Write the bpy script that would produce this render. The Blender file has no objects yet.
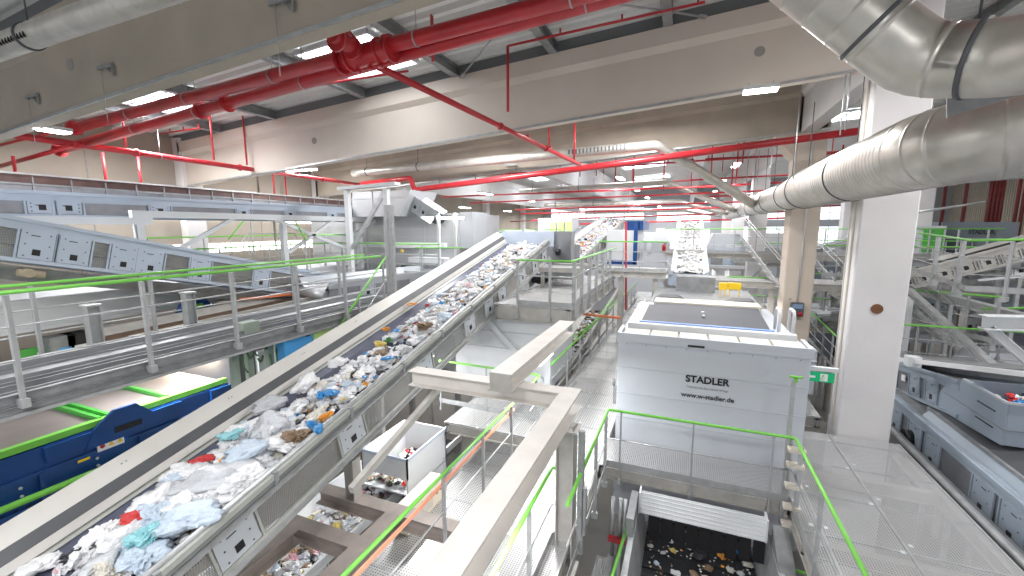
import bpy, math, random
from mathutils import Vector, Matrix, noise
R_ = random.Random(7)
C = bpy.context.scene.collection
PI = math.pi
# ---------------------------------------------------------------- camera
YAW, PITCH, ROLL, FPX = math.radians(-22.05), math.radians(8.135), math.radians(-0.18), 428.0
CAM = Vector((0, 0, 8.7))
_f = Vector((math.sin(YAW)*math.cos(PITCH), math.cos(YAW)*math.cos(PITCH), -math.sin(PITCH)))
_r = Vector((math.cos(YAW), -math.sin(YAW), 0)); _u = _r.cross(_f)
CR = _r*math.cos(ROLL)+_u*math.sin(ROLL); CU = -_r*math.sin(ROLL)+_u*math.cos(ROLL)
cd = bpy.data.cameras.new('camera'); cam = bpy.data.objects.new('camera', cd); C.objects.link(cam)
cd.sensor_width = 36; cd.lens = FPX/1024*36; cd.clip_end = 300; cd.clip_start = .05
M3 = Matrix((CR, CU, -_f)).transposed().to_4x4(); M3.translation = CAM
cam.matrix_world = M3
bpy.context.scene.camera = cam
def at(px, py, ax, val):
    d = _f + CR*((px-512)/FPX) - CU*((py-288)/FPX)
    i = 'xyz'.index(ax); t = (val-CAM[i])/d[i]
    return CAM+d*t
# ---------------------------------------------------------------- materials
MATS = {}
def mat(name, col, rough=.5, metal=0., var=.0, vs=3., bump=0., bs=20., emit=None, es=1., col2=None, spec=.5, coord='Object', stretch=(1,1,1)):
    if name in MATS: return MATS[name]
    m = bpy.data.materials.new(name); m.use_nodes = True; nt = m.node_tree; N = nt.nodes; L = nt.links
    b = N['Principled BSDF']; b.inputs['Roughness'].default_value = rough; b.inputs['Metallic'].default_value = metal
    b.inputs['Specular IOR Level'].default_value = spec
    tc = N.new('ShaderNodeTexCoord'); mp = N.new('ShaderNodeMapping'); L.new(tc.outputs[coord], mp.inputs[0]); mp.inputs['Scale'].default_value = stretch
    nz = N.new('ShaderNodeTexNoise'); nz.inputs['Scale'].default_value = vs; nz.inputs['Detail'].default_value = 5; L.new(mp.outputs[0], nz.inputs['Vector'])
    rp = N.new('ShaderNodeValToRGB'); L.new(nz.outputs['Fac'], rp.inputs[0])
    c2 = col2 or tuple(max(0, c*(1-var)) for c in col)
    rp.color_ramp.elements[0].position = .3; rp.color_ramp.elements[1].position = .7
    rp.color_ramp.elements[0].color = (*c2, 1); rp.color_ramp.elements[1].color = (*col, 1)
    L.new(rp.outputs[0], b.inputs['Base Color'])
    if bump:
        n2 = N.new('ShaderNodeTexNoise'); n2.inputs['Scale'].default_value = bs; n2.inputs['Detail'].default_value = 3; L.new(mp.outputs[0], n2.inputs['Vector'])
        bp = N.new('ShaderNodeBump'); bp.inputs['Strength'].default_value = bump; bp.inputs['Distance'].default_value = .02
        L.new(n2.outputs['Fac'], bp.inputs['Height']); L.new(bp.outputs[0], b.inputs['Normal'])
    if emit: b.inputs['Emission Color'].default_value = (*emit, 1); b.inputs['Emission Strength'].default_value = es
    MATS[name] = m; return m
def holes(m, axes, period, solid, round_=False):
    """cut real see-through openings into a sheet: a regular grid of holes along two object axes"""
    nt = m.node_tree; N = nt.nodes; L = nt.links; b = N['Principled BSDF']; out = N['Material Output']
    tc = N.new('ShaderNodeTexCoord'); sp = N.new('ShaderNodeSeparateXYZ'); L.new(tc.outputs['Object'], sp.inputs[0])
    fr = []
    for a in axes:
        mu = N.new('ShaderNodeMath'); mu.operation = 'MULTIPLY'; mu.inputs[1].default_value = 1/period; L.new(sp.outputs[a], mu.inputs[0])
        f = N.new('ShaderNodeMath'); f.operation = 'FRACT'; L.new(mu.outputs[0], f.inputs[0])
        if round_:
            s = N.new('ShaderNodeMath'); s.operation = 'SUBTRACT'; L.new(f.outputs[0], s.inputs[0]); s.inputs[1].default_value = .5
            q = N.new('ShaderNodeMath'); q.operation = 'MULTIPLY'; L.new(s.outputs[0], q.inputs[0]); L.new(s.outputs[0], q.inputs[1]); fr.append(q)
        else:
            g = N.new('ShaderNodeMath'); g.operation = 'GREATER_THAN'; L.new(f.outputs[0], g.inputs[0]); g.inputs[1].default_value = solid; fr.append(g)
    if round_:
        a_ = N.new('ShaderNodeMath'); a_.operation = 'ADD'; L.new(fr[0].outputs[0], a_.inputs[0]); L.new(fr[1].outputs[0], a_.inputs[1])
        h = N.new('ShaderNodeMath'); h.operation = 'LESS_THAN'; L.new(a_.outputs[0], h.inputs[0]); h.inputs[1].default_value = solid*solid
    else:
        h = N.new('ShaderNodeMath'); h.operation = 'MULTIPLY'; L.new(fr[0].outputs[0], h.inputs[0]); L.new(fr[1].outputs[0], h.inputs[1])
    tr = N.new('ShaderNodeBsdfTransparent'); mx = N.new('ShaderNodeMixShader')
    L.new(h.outputs[0], mx.inputs[0]); L.new(b.outputs[0], mx.inputs[1]); L.new(tr.outputs[0], mx.inputs[2]); L.new(mx.outputs[0], out.inputs['Surface'])
    return m
GALV = mat('galvanised_steel', (.54,.55,.56), .42, .55, .22, 6, .1, 30)
GALD = mat('dull_galvanised_steel', (.36,.37,.38), .5, .4, .3, 5)
ZINC = mat('zinc_beam', (.55,.53,.50), .5, .3, .22, 4, stretch=(1,1,1))
BZINC = mat('brown_reflection_zinc', (.44,.38,.35), .5, .25, .2, 4)  # brown of reflected light is put into this zinc colour
CONVS = mat('conveyor_side_paint', (.47,.48,.45), .42, .15, .15, 3)
WPAINT = mat('white_grey_paint', (.70,.72,.74), .45, 0, .06, 2)
GREY = mat('light_grey_paint', (.50,.53,.57), .4, 0, .08, 1.5)
MGREY = mat('blue_grey_paint', (.33,.39,.46), .4, 0, .1, 1.5)
BGREY = mat('pale_blue_grey_paint', (.50,.57,.68), .4, 0, .08, 1.5)
DGREY = mat('dark_grey_paint', (.10,.105,.115), .5, 0, .2, 3)
BEIGE = mat('beige_panel', (.72,.66,.58), .6, 0, .08, 2)
CONC = mat('concrete', (.47,.41,.34), .85, 0, .16, 1.2, .25, 14, stretch=(1,1,1))
CONCW = mat('painted_concrete', (.78,.76,.76), .7, 0, .08, .9, .15, 10)
FLOORC = mat('floor_screed', (.34,.32,.30), .6, 0, .3, .6)
WALLC = mat('wall_concrete', (.44,.39,.33), .85, 0, .2, .5, .1, 8)
DECK = mat('roof_sheet', (.80,.80,.78), .5, 0., .1, 1)
RED = mat('red_pipe_paint', (.60,.03,.04), .3, 0, .25, 3, spec=.6)
REDD = mat('dull_red_paint', (.16,.015,.015), .5, 0, .3, 3)
GREEN = mat('green_handrail_paint', (.20,.60,.09), .35, 0, .08, 3)
GRNP = mat('green_machine_paint', (.10,.50,.08), .35, 0, .1, 3)
BLUE = mat('blue_machine_paint', (.012,.075,.28), .35, 0, .2, 2)
BLUEL = mat('light_blue_panel', (.10,.42,.85), .35, 0, .05, 2)
YEL = mat('yellow_paint', (.95,.62,.02), .4, 0, .05, 3)
WHT = mat('white_label', (.85,.85,.85), .5)
BLK = mat('black_plastic', (.012,.012,.014), .5)
RUB = mat('conveyor_rubber', (.022,.023,.027), .42, 0, .3, 4, .1, 40)
RUBL = mat('glare_tinted_rubber', (.13,.14,.20), .24, 0, .3, 4, .1, 40)  # black rubber lifted to lilac: the glare is put into the colour
SCRN = mat('screen_mat', (.30,.26,.25), .55, 0, .35, 1.0)
DUCT = mat('spiral_duct_metal', (.66,.63,.58), .36, .65, .2, 4, .08, 12)
ORNG = mat('orange_paint', (.80,.22,.08), .5)
PERF = holes(mat('perforated_sheet', (.36,.36,.35), .45, .3), (1,2), .028, .36, True)
PERFX = holes(mat('perforated_sheet_across', (.50,.51,.50), .45, .3), (0,2), .028, .36, True)
GRAT = holes(mat('grating_steel', (.50,.50,.51), .45, .3), (0,1), .034, .38)
GRATF = holes(mat('fine_grating_steel', (.66,.66,.66), .4, .5), (0,1), .05, .42)
LAMP = mat('lamp_diffuser', (1,1,1), .5, emit=(1,.98,.95), es=14)
SKYL = mat('skylight_dome', (1,1,1), .5, emit=(.93,.97,1), es=7)
WIND = mat('window_daylight', (1,1,1), .5, emit=(.85,.93,1), es=1.1)
WINL = mat('window_lamp_glow_side', (1,1,1), .5, emit=(1,.97,.9), es=4)  # lamp glow along the left wall is put into these panes
EXITG = mat('exit_sign_green', (.0,.30,.12), .5, emit=(0,.4,.16), es=.25)
# ---------------------------------------------------------------- mesh builder
SPLITN={'stiffener','joint_bracket','green_edge','support_beam','grab_handle','access_port','rubber_curtain','edge_beam','cover_rib','side_ledge','suspension_wire','belt_fastener','hinge_pin','rod','ledge','table_frame','arrow_and_door','warning_triangle','window_grille','clamp_foot','cable_tray','stringer_pair'}
class MB:
    def __init__(s, T=None): s.ch=[];s.v=[]; s.f=[]; s.T=T; s.m=[]; s.sm=[]
    def add(s, vs, fs, mi=0, smooth=False):
        o=len(s.v);s.ch.append((o,len(s.f)))
        for p in vs:
            p=Vector(p); s.v.append(s.T@p if s.T is not None else p)
        for f in fs: s.f.append([o+i for i in f]); s.m.append(mi); s.sm.append(smooth)
        return s
    def box(s,x0,x1,y0,y1,z0,z1,mi=0):
        if x0>x1:x0,x1=x1,x0
        if y0>y1:y0,y1=y1,y0
        if z0>z1:z0,z1=z1,z0
        return s.add([(x0,y0,z0),(x1,y0,z0),(x1,y1,z0),(x0,y1,z0),(x0,y0,z1),(x1,y0,z1),(x1,y1,z1),(x0,y1,z1)],
              [(0,3,2,1),(4,5,6,7),(0,1,5,4),(1,2,6,5),(2,3,7,6),(3,0,4,7)],mi)
    def sect(s,p,q,prof,mi=0,up=(0,0,1)):
        """extrude a closed 2-D outline (side, up) from p to q"""
        p=Vector(p);q=Vector(q);d=(q-p).normalized();u=Vector(up)
        if abs(d.dot(u))>.98:u=Vector((0,1,0)) if abs(d.y)<.9 else Vector((1,0,0))
        a=d.cross(u).normalized();u=a.cross(d).normalized();n=len(prof)
        vs=[p+a*x+u*y for x,y in prof]+[q+a*x+u*y for x,y in prof]
        fs=[(i,i+n,(i+1)%n+n,(i+1)%n) for i in range(n)]+[tuple(range(n)),tuple(range(2*n-1,n-1,-1))]
        return s.add(vs,fs,mi)
    def bar(s,p,q,w,h,mi=0,up=(0,0,1)):
        return s.sect(p,q,[(-w/2,-h/2),(w/2,-h/2),(w/2,h/2),(-w/2,h/2)],mi,up)
    def ibeam(s,p,q,w,h,t=.02,mi=0,up=(0,0,1)):
        a,b,k=w/2,h/2,t*.6
        return s.sect(p,q,[(-a,-b),(a,-b),(a,-b+t),(k,-b+t),(k,b-t),(a,b-t),(a,b),(-a,b),(-a,b-t),(-k,b-t),(-k,-b+t),(-a,-b+t)],mi,up)
    def chan(s,p,q,w,h,t=.015,side=1,mi=0,up=(0,0,1)):
        a,b=w*side,h/2
        return s.sect(p,q,[(0,-b),(a,-b),(a,-b+t),(t*side,-b+t),(t*side,b-t),(a,b-t),(a,b),(0,b)],mi,up)
    def tube(s,pts,r,n=10,mi=0,cap=True):
        pts=[Vector(p) for p in pts];m=len(pts);rs=r if isinstance(r,(list,tuple)) else [r]*m
        d0=(pts[1]-pts[0]).normalized();u=Vector((0,0,1)) if abs(d0.z)<.9 else Vector((1,0,0))
        a=d0.cross(u).normalized();vs=[];pd=d0
        for i,p in enumerate(pts):
            d=(pts[min(i+1,m-1)]-pts[max(i-1,0)]).normalized()
            if d.length<.5:d=pd
            ax=pd.cross(d)
            if ax.length>1e-6:a=Matrix.Rotation(pd.angle(d),3,ax.normalized())@a
            pd=d;b=d.cross(a).normalized();a=b.cross(d).normalized()
            for k in range(n):
                t=2*PI*k/n;vs.append(p+(a*math.cos(t)+b*math.sin(t))*rs[i])
        fs=[(i*n+k,i*n+(k+1)%n,(i+1)*n+(k+1)%n,(i+1)*n+k) for i in range(m-1) for k in range(n)]
        s.add(vs,fs,mi,True)
        if cap:
            o=len(s.v)-len(vs)
            s.f.append([o+k for k in range(n-1,-1,-1)]);s.m.append(mi);s.sm.append(False)
            s.f.append([o+(m-1)*n+k for k in range(n)]);s.m.append(mi);s.sm.append(False)
        return s
    def quad(s,a,b,c,d,t=.01,mi=0):
        a,b,c,d=map(Vector,(a,b,c,d));n=(b-a).cross(d-a).normalized()*t
        return s.add([a,b,c,d,a+n,b+n,c+n,d+n],[(0,3,2,1),(4,5,6,7),(0,1,5,4),(1,2,6,5),(2,3,7,6),(3,0,4,7)],mi)
    def build(s,name,mats,parent=None,bevel=0):
        if not isinstance(mats,(list,tuple)):mats=[mats]
        if name in SPLITN and len(s.ch)>1:          # every separate piece becomes a part of its own
            ends=s.ch[1:]+[(len(s.v),len(s.f))]
            for (v0,f0),(v1,f1) in zip(s.ch,ends):
                q=MB();q.v=s.v[v0:v1];q.f=[[i-v0 for i in f] for f in s.f[f0:f1]];q.m=s.m[f0:f1];q.sm=s.sm[f0:f1];q.ch=[(0,0)]
                o=q.build(name,mats,parent,bevel)
            return o
        off=Vector((0,0,0))
        p=parent
        while p is not None: off=off+p.location;p=p.parent
        me=bpy.data.meshes.new(name);me.from_pydata([v-off for v in s.v],[],s.f)
        for m in mats:me.materials.append(m)
        me.polygons.foreach_set('material_index',s.m);me.polygons.foreach_set('use_smooth',s.sm);me.update()
        o=bpy.data.objects.new(name,me);C.objects.link(o)
        if parent:o.parent=parent
        if bevel:
            b=o.modifiers.new('bevel','BEVEL');b.width=bevel;b.segments=2;b.limit_method='ANGLE'
        return o
def tag(o,label,cat,group=None,kind=None):
    if label:o['label']=label
    if cat:o['category']=cat
    if group:o['group']=group
    if kind:o['kind']=kind
    return o
def thing(name,label,cat,loc=(0,0,0),group=None):
    o=bpy.data.objects.new(name,None);C.objects.link(o);o.location=loc;o.empty_display_size=.2
    return tag(o,label,cat,group)
def struct(name,mb,m,bevel=0):
    o=mb.build(name,m,None,bevel);o['kind']='structure';return o
def text(name,s,size,mtl,parent,loc,rot,ext=.004,align='CENTER',bold=0,label=None):
    cu=bpy.data.curves.new(name,'FONT');cu.body=s;cu.size=size;cu.extrude=ext;cu.align_x=align;cu.align_y='CENTER';cu.offset=bold
    cu.materials.append(mtl);o=bpy.data.objects.new(name,cu);C.objects.link(o);o.parent=parent
    off=Vector((0,0,0));p=parent
    while p is not None: off=off+p.location;p=p.parent
    o.parent=None;bpy.context.view_layer.update()
    me=bpy.data.meshes.new_from_object(o.evaluated_get(bpy.context.evaluated_depsgraph_get()));bpy.data.objects.remove(o)
    o=bpy.data.objects.new(name,me);C.objects.link(o);o.parent=parent
    o.location=Vector(loc)-off;o.rotation_euler=rot
    if label:o['label']=label
    return o
def arc(a,b,c,r,n=6):
    """rounded corner at b between a and c"""
    a,b,c=Vector(a),Vector(b),Vector(c);u=(a-b).normalized();v=(c-b).normalized();th=u.angle(v)
    t=min(r/math.tan(th/2),(a-b).length*.45,(c-b).length*.45);p0=b+u*t;p1=b+v*t
    return [(p0*(1-s)*(1-s)+b*2*s*(1-s)+p1*s*s) for s in [i/n for i in range(n+1)]]
def path(pts,r,n=6):
    o=[Vector(pts[0])]
    for i in range(1,len(pts)-1):o+=arc(pts[i-1],pts[i],pts[i+1],r,n)
    o.append(Vector(pts[-1]));return o
# ================================================================ THE HALL
SL=.07
zb=lambda x:11.47+SL*x      # underside of the roof girders (the roof climbs to the right)
zt=lambda x:13.07+SL*x      # their top
zd=lambda x:13.35+SL*x      # roof sheet
XL,XR,YF=-18.,24.,56.
m=MB();m.box(XL-.5,XR+.5,-2,YF+.5,-.2,0);struct('floor',m,FLOORC)
# left wall: precast panels with thin joints and columns
m=MB();m.box(XL-.3,XL,-1,YF,0,13);struct('wall_left',m,WALLC)
m=MB()
for z in (2.4,4.8,7.2,9.6,12):m.box(XL,XL+.012,-1,YF,z,z+.025)
for y in range(2,56,6):m.box(XL,XL+.014,y,y+.03,0,13)
struct('trim_1',m,GALD)
m=MB();m.box(XL,XR,YF,YF+.3,0,14);struct('wall_far',m,mat('far_wall_panel',(.46,.48,.52),.6,0,.05,.5))
m=MB();m.box(XR,XR+.3,3,YF,0,15.2);struct('wall_right',m,WALLC)
m=MB()
for k in range(0,150):
    y=12+k*.29;m.box(XR-.05,XR,y,y+.12,6,15)
struct('trim_2',m,mat('beige_sheet_cladding',(.50,.45,.37),.6,0,.1,1))
# window bands in the left and far walls
n=0
for (a,b,z0,z1) in ((8.2,14.5,9.0,9.65),(14.9,24.,8.9,9.5),(8.2,24.,7.7,8.05)):
    n+=1;m=MB();m.box(XL,XL+.03,a,b,z0,z1);struct('window_%d'%n,m,WINL)
    f=MB();y=a
    while y<b:f.box(XL+.03,XL+.07,y,y+.05,z0,z1);y+=.8
    struct('window_frame',f,GALV)
for (a,b,z0,z1) in ((-3.5,2.5,9.2,11.0),(-3.5,2.5,6.0,8.4),(4.5,20.,9.4,10.8),(4.5,20.,6.6,8.6),(-17,-5.,9.6,11.),(4.5,20,11.6,12.4)):
    n+=1;m=MB();m.box(a,b,YF-.04,YF,z0,z1);struct('window_%d'%n,m,WIND)
    f=MB();x=a
    while x<b:f.box(x,x+.06,YF-.1,YF-.04,z0,z1);x+=1.2
    f.box(a,b,YF-.1,YF-.04,(z0+z1)/2-.03,(z0+z1)/2+.03);struct('window_frame',f,GALV)
# roof sheet with real corrugation, ribs along X
m=MB();y=-1.;vs=[];P_=.34
while y<YF:
    for dy,dz in ((0,0),(.13,0),(.17,.11),(.30,.11)):vs.append((y+dy,dz))
    y+=P_
for (x0,x1) in ((XL-1,-8.6),(-8.6,-6.5),(-6.5,XR+1)):
    if x0==-8.6:continue
    k=len(m.v)
    pts=[(x0,yy,zd(x0)+dz) for yy,dz in vs]+[(x1,yy,zd(x1)+dz) for yy,dz in vs];q=len(vs)
    m.add(pts,[(i,i+q,i+1+q,i+1) for i in range(q-1)])
# between the two skylight openings
def deckstrip(x0,x1,ya,yb):
    s=[(yy,dz) for yy,dz in vs if ya<=yy<=yb];q=len(s)
    m.add([(x0,yy,zd(x0)+dz) for yy,dz in s]+[(x1,yy,zd(x1)+dz) for yy,dz in s],[(i,i+q,i+1+q,i+1) for i in range(q-1)])
deckstrip(-8.6,-6.5,-1,7.95);deckstrip(-8.6,-6.5,9.8,YF)
struct('ceiling',m,DECK)
def skylight(x0,x1,y0,y1,n_):
    m=MB();zz=zd((x0+x1)/2)-.03
    m.add([(x0,y0,zd(x0)-.02),(x1,y0,zd(x1)-.02),(x1,y1,zd(x1)-.02),(x0,y1,zd(x0)-.02)],[(0,1,2,3)]);g=struct('window_%d'%n_,m,SKYL)
    f=MB()
    for a,b in (((x0,y0),(x1,y0)),((x0,y1),(x1,y1)),((x0,y0),(x0,y1)),((x1,y0),(x1,y1)),(((x0+x1)/2,y0),((x0+x1)/2,y1)),((x0,y0+.5),(x1,y0+.5))):
        f.bar((a[0],a[1],zd(a[0])-.06),(b[0],b[1],zd(b[0])-.06),.07,.10)
    struct('skylight_frame',f,WPAINT)
sn=20
for (x0,x1,y0,y1) in ((-8.6,-6.5,7.9,9.8),(-15.0,-12.9,7.3,9.3),(-11.7,-9.,24,26.5),(-11.7,-9.,32,34.5),(-11.7,-9.,40,42.5),(-4.6,-1.6,24,26.2),(-4.6,-1.6,32,34.2),(-4.6,-1.6,40,42.4),(-4.6,-1.6,48,50),(5,8,24,26),(5,8,34,36),(9,12,44,46)):
    sn+=1;skylight(x0,x1,y0,y1,sn)
# girders across the hall (X direction): web with a thicker top flange and a chamfer under it
def girder_x(y,x0,x1,name='girder',w=.22,mm=CONC,holes_=()):
    m=MB();vs=[]
    pr=[(0,0),(0,1.12),(-.15,1.24),(-.15,1.6),(w+.15,1.6),(w+.13,1.24),(w,1.12),(w,0)]
    for x in (x0,x1):vs+=[(x,y+a,zb(x)+b) for a,b in pr]
    k=8;m.add(vs,[(i,(i+1)%k,(i+1)%k+k,i+k) for i in range(k)]+[tuple(range(k-1,-1,-1)),tuple(range(k,2*k))])
    g=struct(name,m,mm)
    if holes_:
        h=MB()
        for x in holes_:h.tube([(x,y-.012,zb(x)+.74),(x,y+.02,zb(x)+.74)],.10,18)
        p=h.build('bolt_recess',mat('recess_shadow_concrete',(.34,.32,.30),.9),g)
    m=MB();m.bar((x0,y-.01,zb(x0)+.03),(x1,y-.01,zb(x1)+.03),.03,.05);m.build('conduit',GALV,g)
    return g
girder_x(4.45,XL,6.2,holes_=(-10.05,))
girder_x(10.75,XL+.3,4.05,mm=mat('beige_lit_concrete',(.70,.63,.56),.75,0,.10,.7,.15,10),holes_=(-11.12,1.22))  # the beige that lighting gives this girder is mixed into its concrete
girder_x(17.0,XL+.3,4.1,w=.3)
def girder_y(x,y0,y1,w=.42,mm=CONCW):
    m=MB();z0=zb(x)+.02;pr=[(0,0),(0,1.1),(-.12,1.22),(-.12,1.55),(w+.12,1.55),(w+.12,1.22),(w,1.1),(w,0)];k=8
    vs=[]
    for y in (y0,y1):vs+=[(x+a,y,z0+b) for a,b in pr]
    m.add(vs,[(i,i+k,(i+1)%k+k,(i+1)%k) for i in range(k)]+[tuple(range(k)),tuple(range(2*k-1,k-1,-1))])
    return struct('girder',m,mm)
girder_y(3.3,11.2,17.0);girder_y(3.3,17.4,YF)
for x in (-13.4,-6.5,.15):girder_y(x,17.4,YF)
girder_y(10.2,14,YF);girder_y(17,14,YF)
# steel purlins under the sheet, running with the hall, and the dark closing strip above each girder
m=MB()
for x in (-15.3,-12.6,-8.95,-5.9,-3.2,-.6,2.6,6.4):
    for y0,y1 in ((4.95,10.65),(11.2,16.9)):m.ibeam((x,y0,zd(x)-.16),(x,y1,zd(x)-.16),.20,.26)
struct('purlins',m,GALD)
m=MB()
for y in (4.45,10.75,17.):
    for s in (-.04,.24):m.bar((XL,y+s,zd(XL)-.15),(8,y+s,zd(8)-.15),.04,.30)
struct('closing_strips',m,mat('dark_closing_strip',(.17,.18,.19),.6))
# columns
def column(x0,x1,y0,y1,z0,z1,mm=CONCW,rec=None):
    m=MB();b=.03
    m.add([(x0+b,y0,z0),(x1-b,y0,z0),(x1,y0+b,z0),(x1,y1,z0),(x0,y1,z0),(x0,y0+b,z0)]+[(x0+b,y0,z1),(x1-b,y0,z1),(x1,y0+b,z1),(x1,y1,z1),(x0,y1,z1),(x0,y0+b,z1)],
          [(0,1,7,6),(1,2,8,7),(2,3,9,8),(3,4,10,9),(4,5,11,10),(5,0,6,11),(5,4,3,2,1,0),(6,7,8,9,10,11)])
    return struct('column',m,mm)
c1=column(3.17,4.08,10.55,11.15,0,13.2)
hq=at(877,309,'y',10.54);m=MB();m.tube([(hq.x,10.53,hq.z),(hq.x,10.57,hq.z)],.10,24);m.build('round_recess',mat('rust_brown_recess',(.22,.10,.05),.9,0,.3,9),c1)
m=MB();m.bar((3.15,10.8,4.3),(3.15,10.8,12),.03,.05);m.tube([(3.12,10.92,4.6),(3.12,10.92,11.4)],.012,6)
m.build('cable_conduit',BEIGE,c1)
c2=column(3.2,4.05,17.0,17.9,0,13.2,mm=mat('warm_concrete',(.64,.55,.47),.8,0,.12,1,.2,12))
m=MB();m.tube([(3.62,16.98,6.13),(3.64,16.98,12)],.025,8);m.build('cable_conduit',WPAINT,c2)
for y in (27,37,47):column(3.2,4.0,y-.2,y+.6,0,13.3);column(10.1,10.9,y-.2,y+.6,0,13.6)
for y in (10.6,17,27,37,47):column(XL,XL+.45,y,y+.7,0,12)
column(9.9,10.8,16.6,17.5,0,13.6)
m=MB();m.add([(3.2,17,10.9),(3.2,17,11.7),(2.5,17,11.7),(3.2,17.9,10.9),(3.2,17.9,11.7),(2.5,17.9,11.7)],[(0,1,2),(3,5,4),(0,2,5,3),(0,3,4,1),(1,4,5,2)]);struct('column_corbel',m,MATS['warm_concrete'])
# CEE socket box on the second column
t=thing('socket_box','dark wall socket box with two red round sockets on the second concrete column','socket box',(3.62,16.9,5.5))
m=MB();m.box(3.42,3.80,16.82,16.99,5.65,6.13);m.build('housing',DGREY,t,.02)
for x in (3.52,3.70):
    m=MB();m.tube([(x,16.83,5.76),(x,16.76,5.73)],.065,14);m.build('socket',RED,t)
m=MB();m.box(3.46,3.76,16.80,16.83,5.93,6.08);m.build('cover_flap',mat('blue_grey_flap',(.2,.3,.45),.4),t)
# ================================================================ LUMINAIRES
def lamp(x,y,z,l,along,label,group=None,power=120,cord=0,w=.16,hz=None,strength=None):
    t=thing('ceiling_lamp',label,'lamp',(x,y,z),group)
    dx,dy=(l/2,w/2) if along=='x' else (w/2,l/2)
    m=MB();m.box(x-dx,x+dx,y-dy,y+dy,z,z+.07);m.build('housing',WPAINT,t)
    m=MB();m.box(x-dx*.97,x+dx*.97,y-dy*.9,y+dy*.9,z-.03,z-.001);m.build('diffuser',LAMP,t)
    m=MB()
    for s in (-.7,.7):
        px,py=(x+dx*s,y) if along=='x' else (x,y+dy*s)
        m.tube([(px,py,z+.07),(px,py,min(hz or zb(x),zb(x)) if not cord else z+cord)],.008,5)
    m.build('suspension_wire',GALV,t)
    ld=bpy.data.lights.new('lamp_light','AREA');ld.shape='RECTANGLE';ld.energy=power
    ld.size=l if along=='x' else w;ld.size_y=w if along=='x' else l
    o=bpy.data.objects.new('lamp_light',ld);C.objects.link(o);o.parent=t;o.location=(0,0,-.04)
    return t
LP=1.5
p=at(760,91,'y',10.3);lamp(p.x,10.25,p.z,.62,'x','bright slim lamp under the pale girder, beside the top of the big column',power=90*LP,w=.28,hz=zb(p.x)+.5)
p=at(50,130,'x',-12);lamp(p.x,p.y,p.z,.6,'y','glaring lamp at the end of the thick red pipes',power=90*LP,w=.3,cord=.8)
p=at(301,170,'y',11.6);lamp(p.x,p.y,p.z,1.4,'x','small lamp tucked under the pale girder on the left',power=60*LP,hz=zb(p.x))
GL='ceiling lamps hanging deep in the hall'
for y in (21,28,36,44,52):
    for x in (-15,-10,-3,1.8,7,14):
        lamp(x,y,11.15+SL*x,1.5,'y','slim white ceiling lamp hanging deep in the hall beyond the second column',GL,power=(105 if x<6 else 30)*LP,w=.25,hz=zb(x))
GM='ceiling lamps above the front half of the plant'
for x,y in ((-14.5,7.6),(-7.,14.2),(-1.5,14.2),(6.8,8.),(12,12),(-14.5,14)):
    lamp(x,y,zb(x)+1.0,1.5,'x','slim ceiling lamp between the front roof girders above the sorting plant',GM,power=170*LP,w=.25,cord=.6)
for (px,py,pl,l,lab) in ((465,219,12.5,1.9,'tube lamp on posts along the top edge of the grey sorting machine'),):
    a=at(px-26,py,'y',pl)
# ================================================================ VENTILATION DUCTS
def duct(name,label,pts,r,ring=.14,group=None,clamps=(),n=32,rr=.0045,mtl=DUCT):
    """a spiral duct: a swept tube with a raised lock seam every `ring` metres; clamps = distances of joint collars"""
    t=thing(name,label,'duct',tuple(pts[0]),group)
    P=[Vector(p) for p in pts];out=[];rad=[];acc=0;nx=ring
    out.append(P[0]);rad.append(r)
    for a,b in zip(P,P[1:]):
        L=(b-a).length;d=(b-a)/L if L else None
        if not L:continue
        while nx<=acc+L-1e-6:
            q=a+d*(nx-acc)
            if nx-acc<.04 or nx-acc>L-.04:nx+=ring;continue
            for e,k in ((-.035,0),(-.012,0),(-.004,rr),(.004,rr),(.012,0),(.035,0)):out.append(q+d*e);rad.append(r+k)
            nx+=ring
        out.append(b);rad.append(r);acc+=L
    m=MB();m.tube(out,rad,n);m.build('duct_tube',mtl,t)
    for c in clamps:
        acc=0
        for a,b in zip(P,P[1:]):
            L=(b-a).length
            if acc+L>=c:
                d=(b-a)/L;q=a+d*(c-acc);m=MB();m.tube([q-d*.018,q+d*.018],r+.018,n);m.tube([q+Vector((0,0,r)),q+Vector((0,0,r+1.6))],.01,5)
                m.build('clamp_ring',DGREY,t);break
            acc+=L
    return t
# the big duct along the column row
duct('ventilation_duct','huge silver spiral duct along the column row, nearest and widest, turning off right',path([(2.73,13.3,9.61),(2.73,6.72,9.63),(4.3,6.3,9.8),(7.2,5.5,9.95)],.7,5),.47,.13,rr=.009,clamps=(.4,3.7))
duct('ventilation_duct','middle length of the silver main duct, beyond the big column',[(2.73,13.3,9.6),(2.73,20.5,9.6)],.42,.3,clamps=(1.4,4.2,6.))
duct('ventilation_duct','far thin length of the silver main duct where the branch ducts join',[(2.73,20.5,9.55),(2.73,34,9.5)],.34,.4,clamps=(2.,5.))
# thick elbow duct above, meeting a branch
e=[at(785,-40,'y',5.2),at(918,62,'y',5.2),at(1010,58,'y',4.9),at(1150,25,'y',4.2)]
e[3]=e[2]+(e[3]-e[2])*2.6
duct('ventilation_duct','thick silver elbow duct at the top right, above the huge duct',path([e[0],e[1],e[2],e[3]],.5,3),.30,.28,rr=.006,clamps=(1.05,1.9))
t=thing('sheet_bracket','dark sheet metal bracket hanging between the elbow duct and the huge duct','bracket',tuple(at(950,100,'y',5.3)))
a,b,c_,d_=[at(x,y,'y',5.45) for x,y in ((946,88),(1010,84),(1030,92),(946,118))]
m=MB();m.quad(d_,c_,b,a,.02);m.build('plate',GALD,t)
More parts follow.
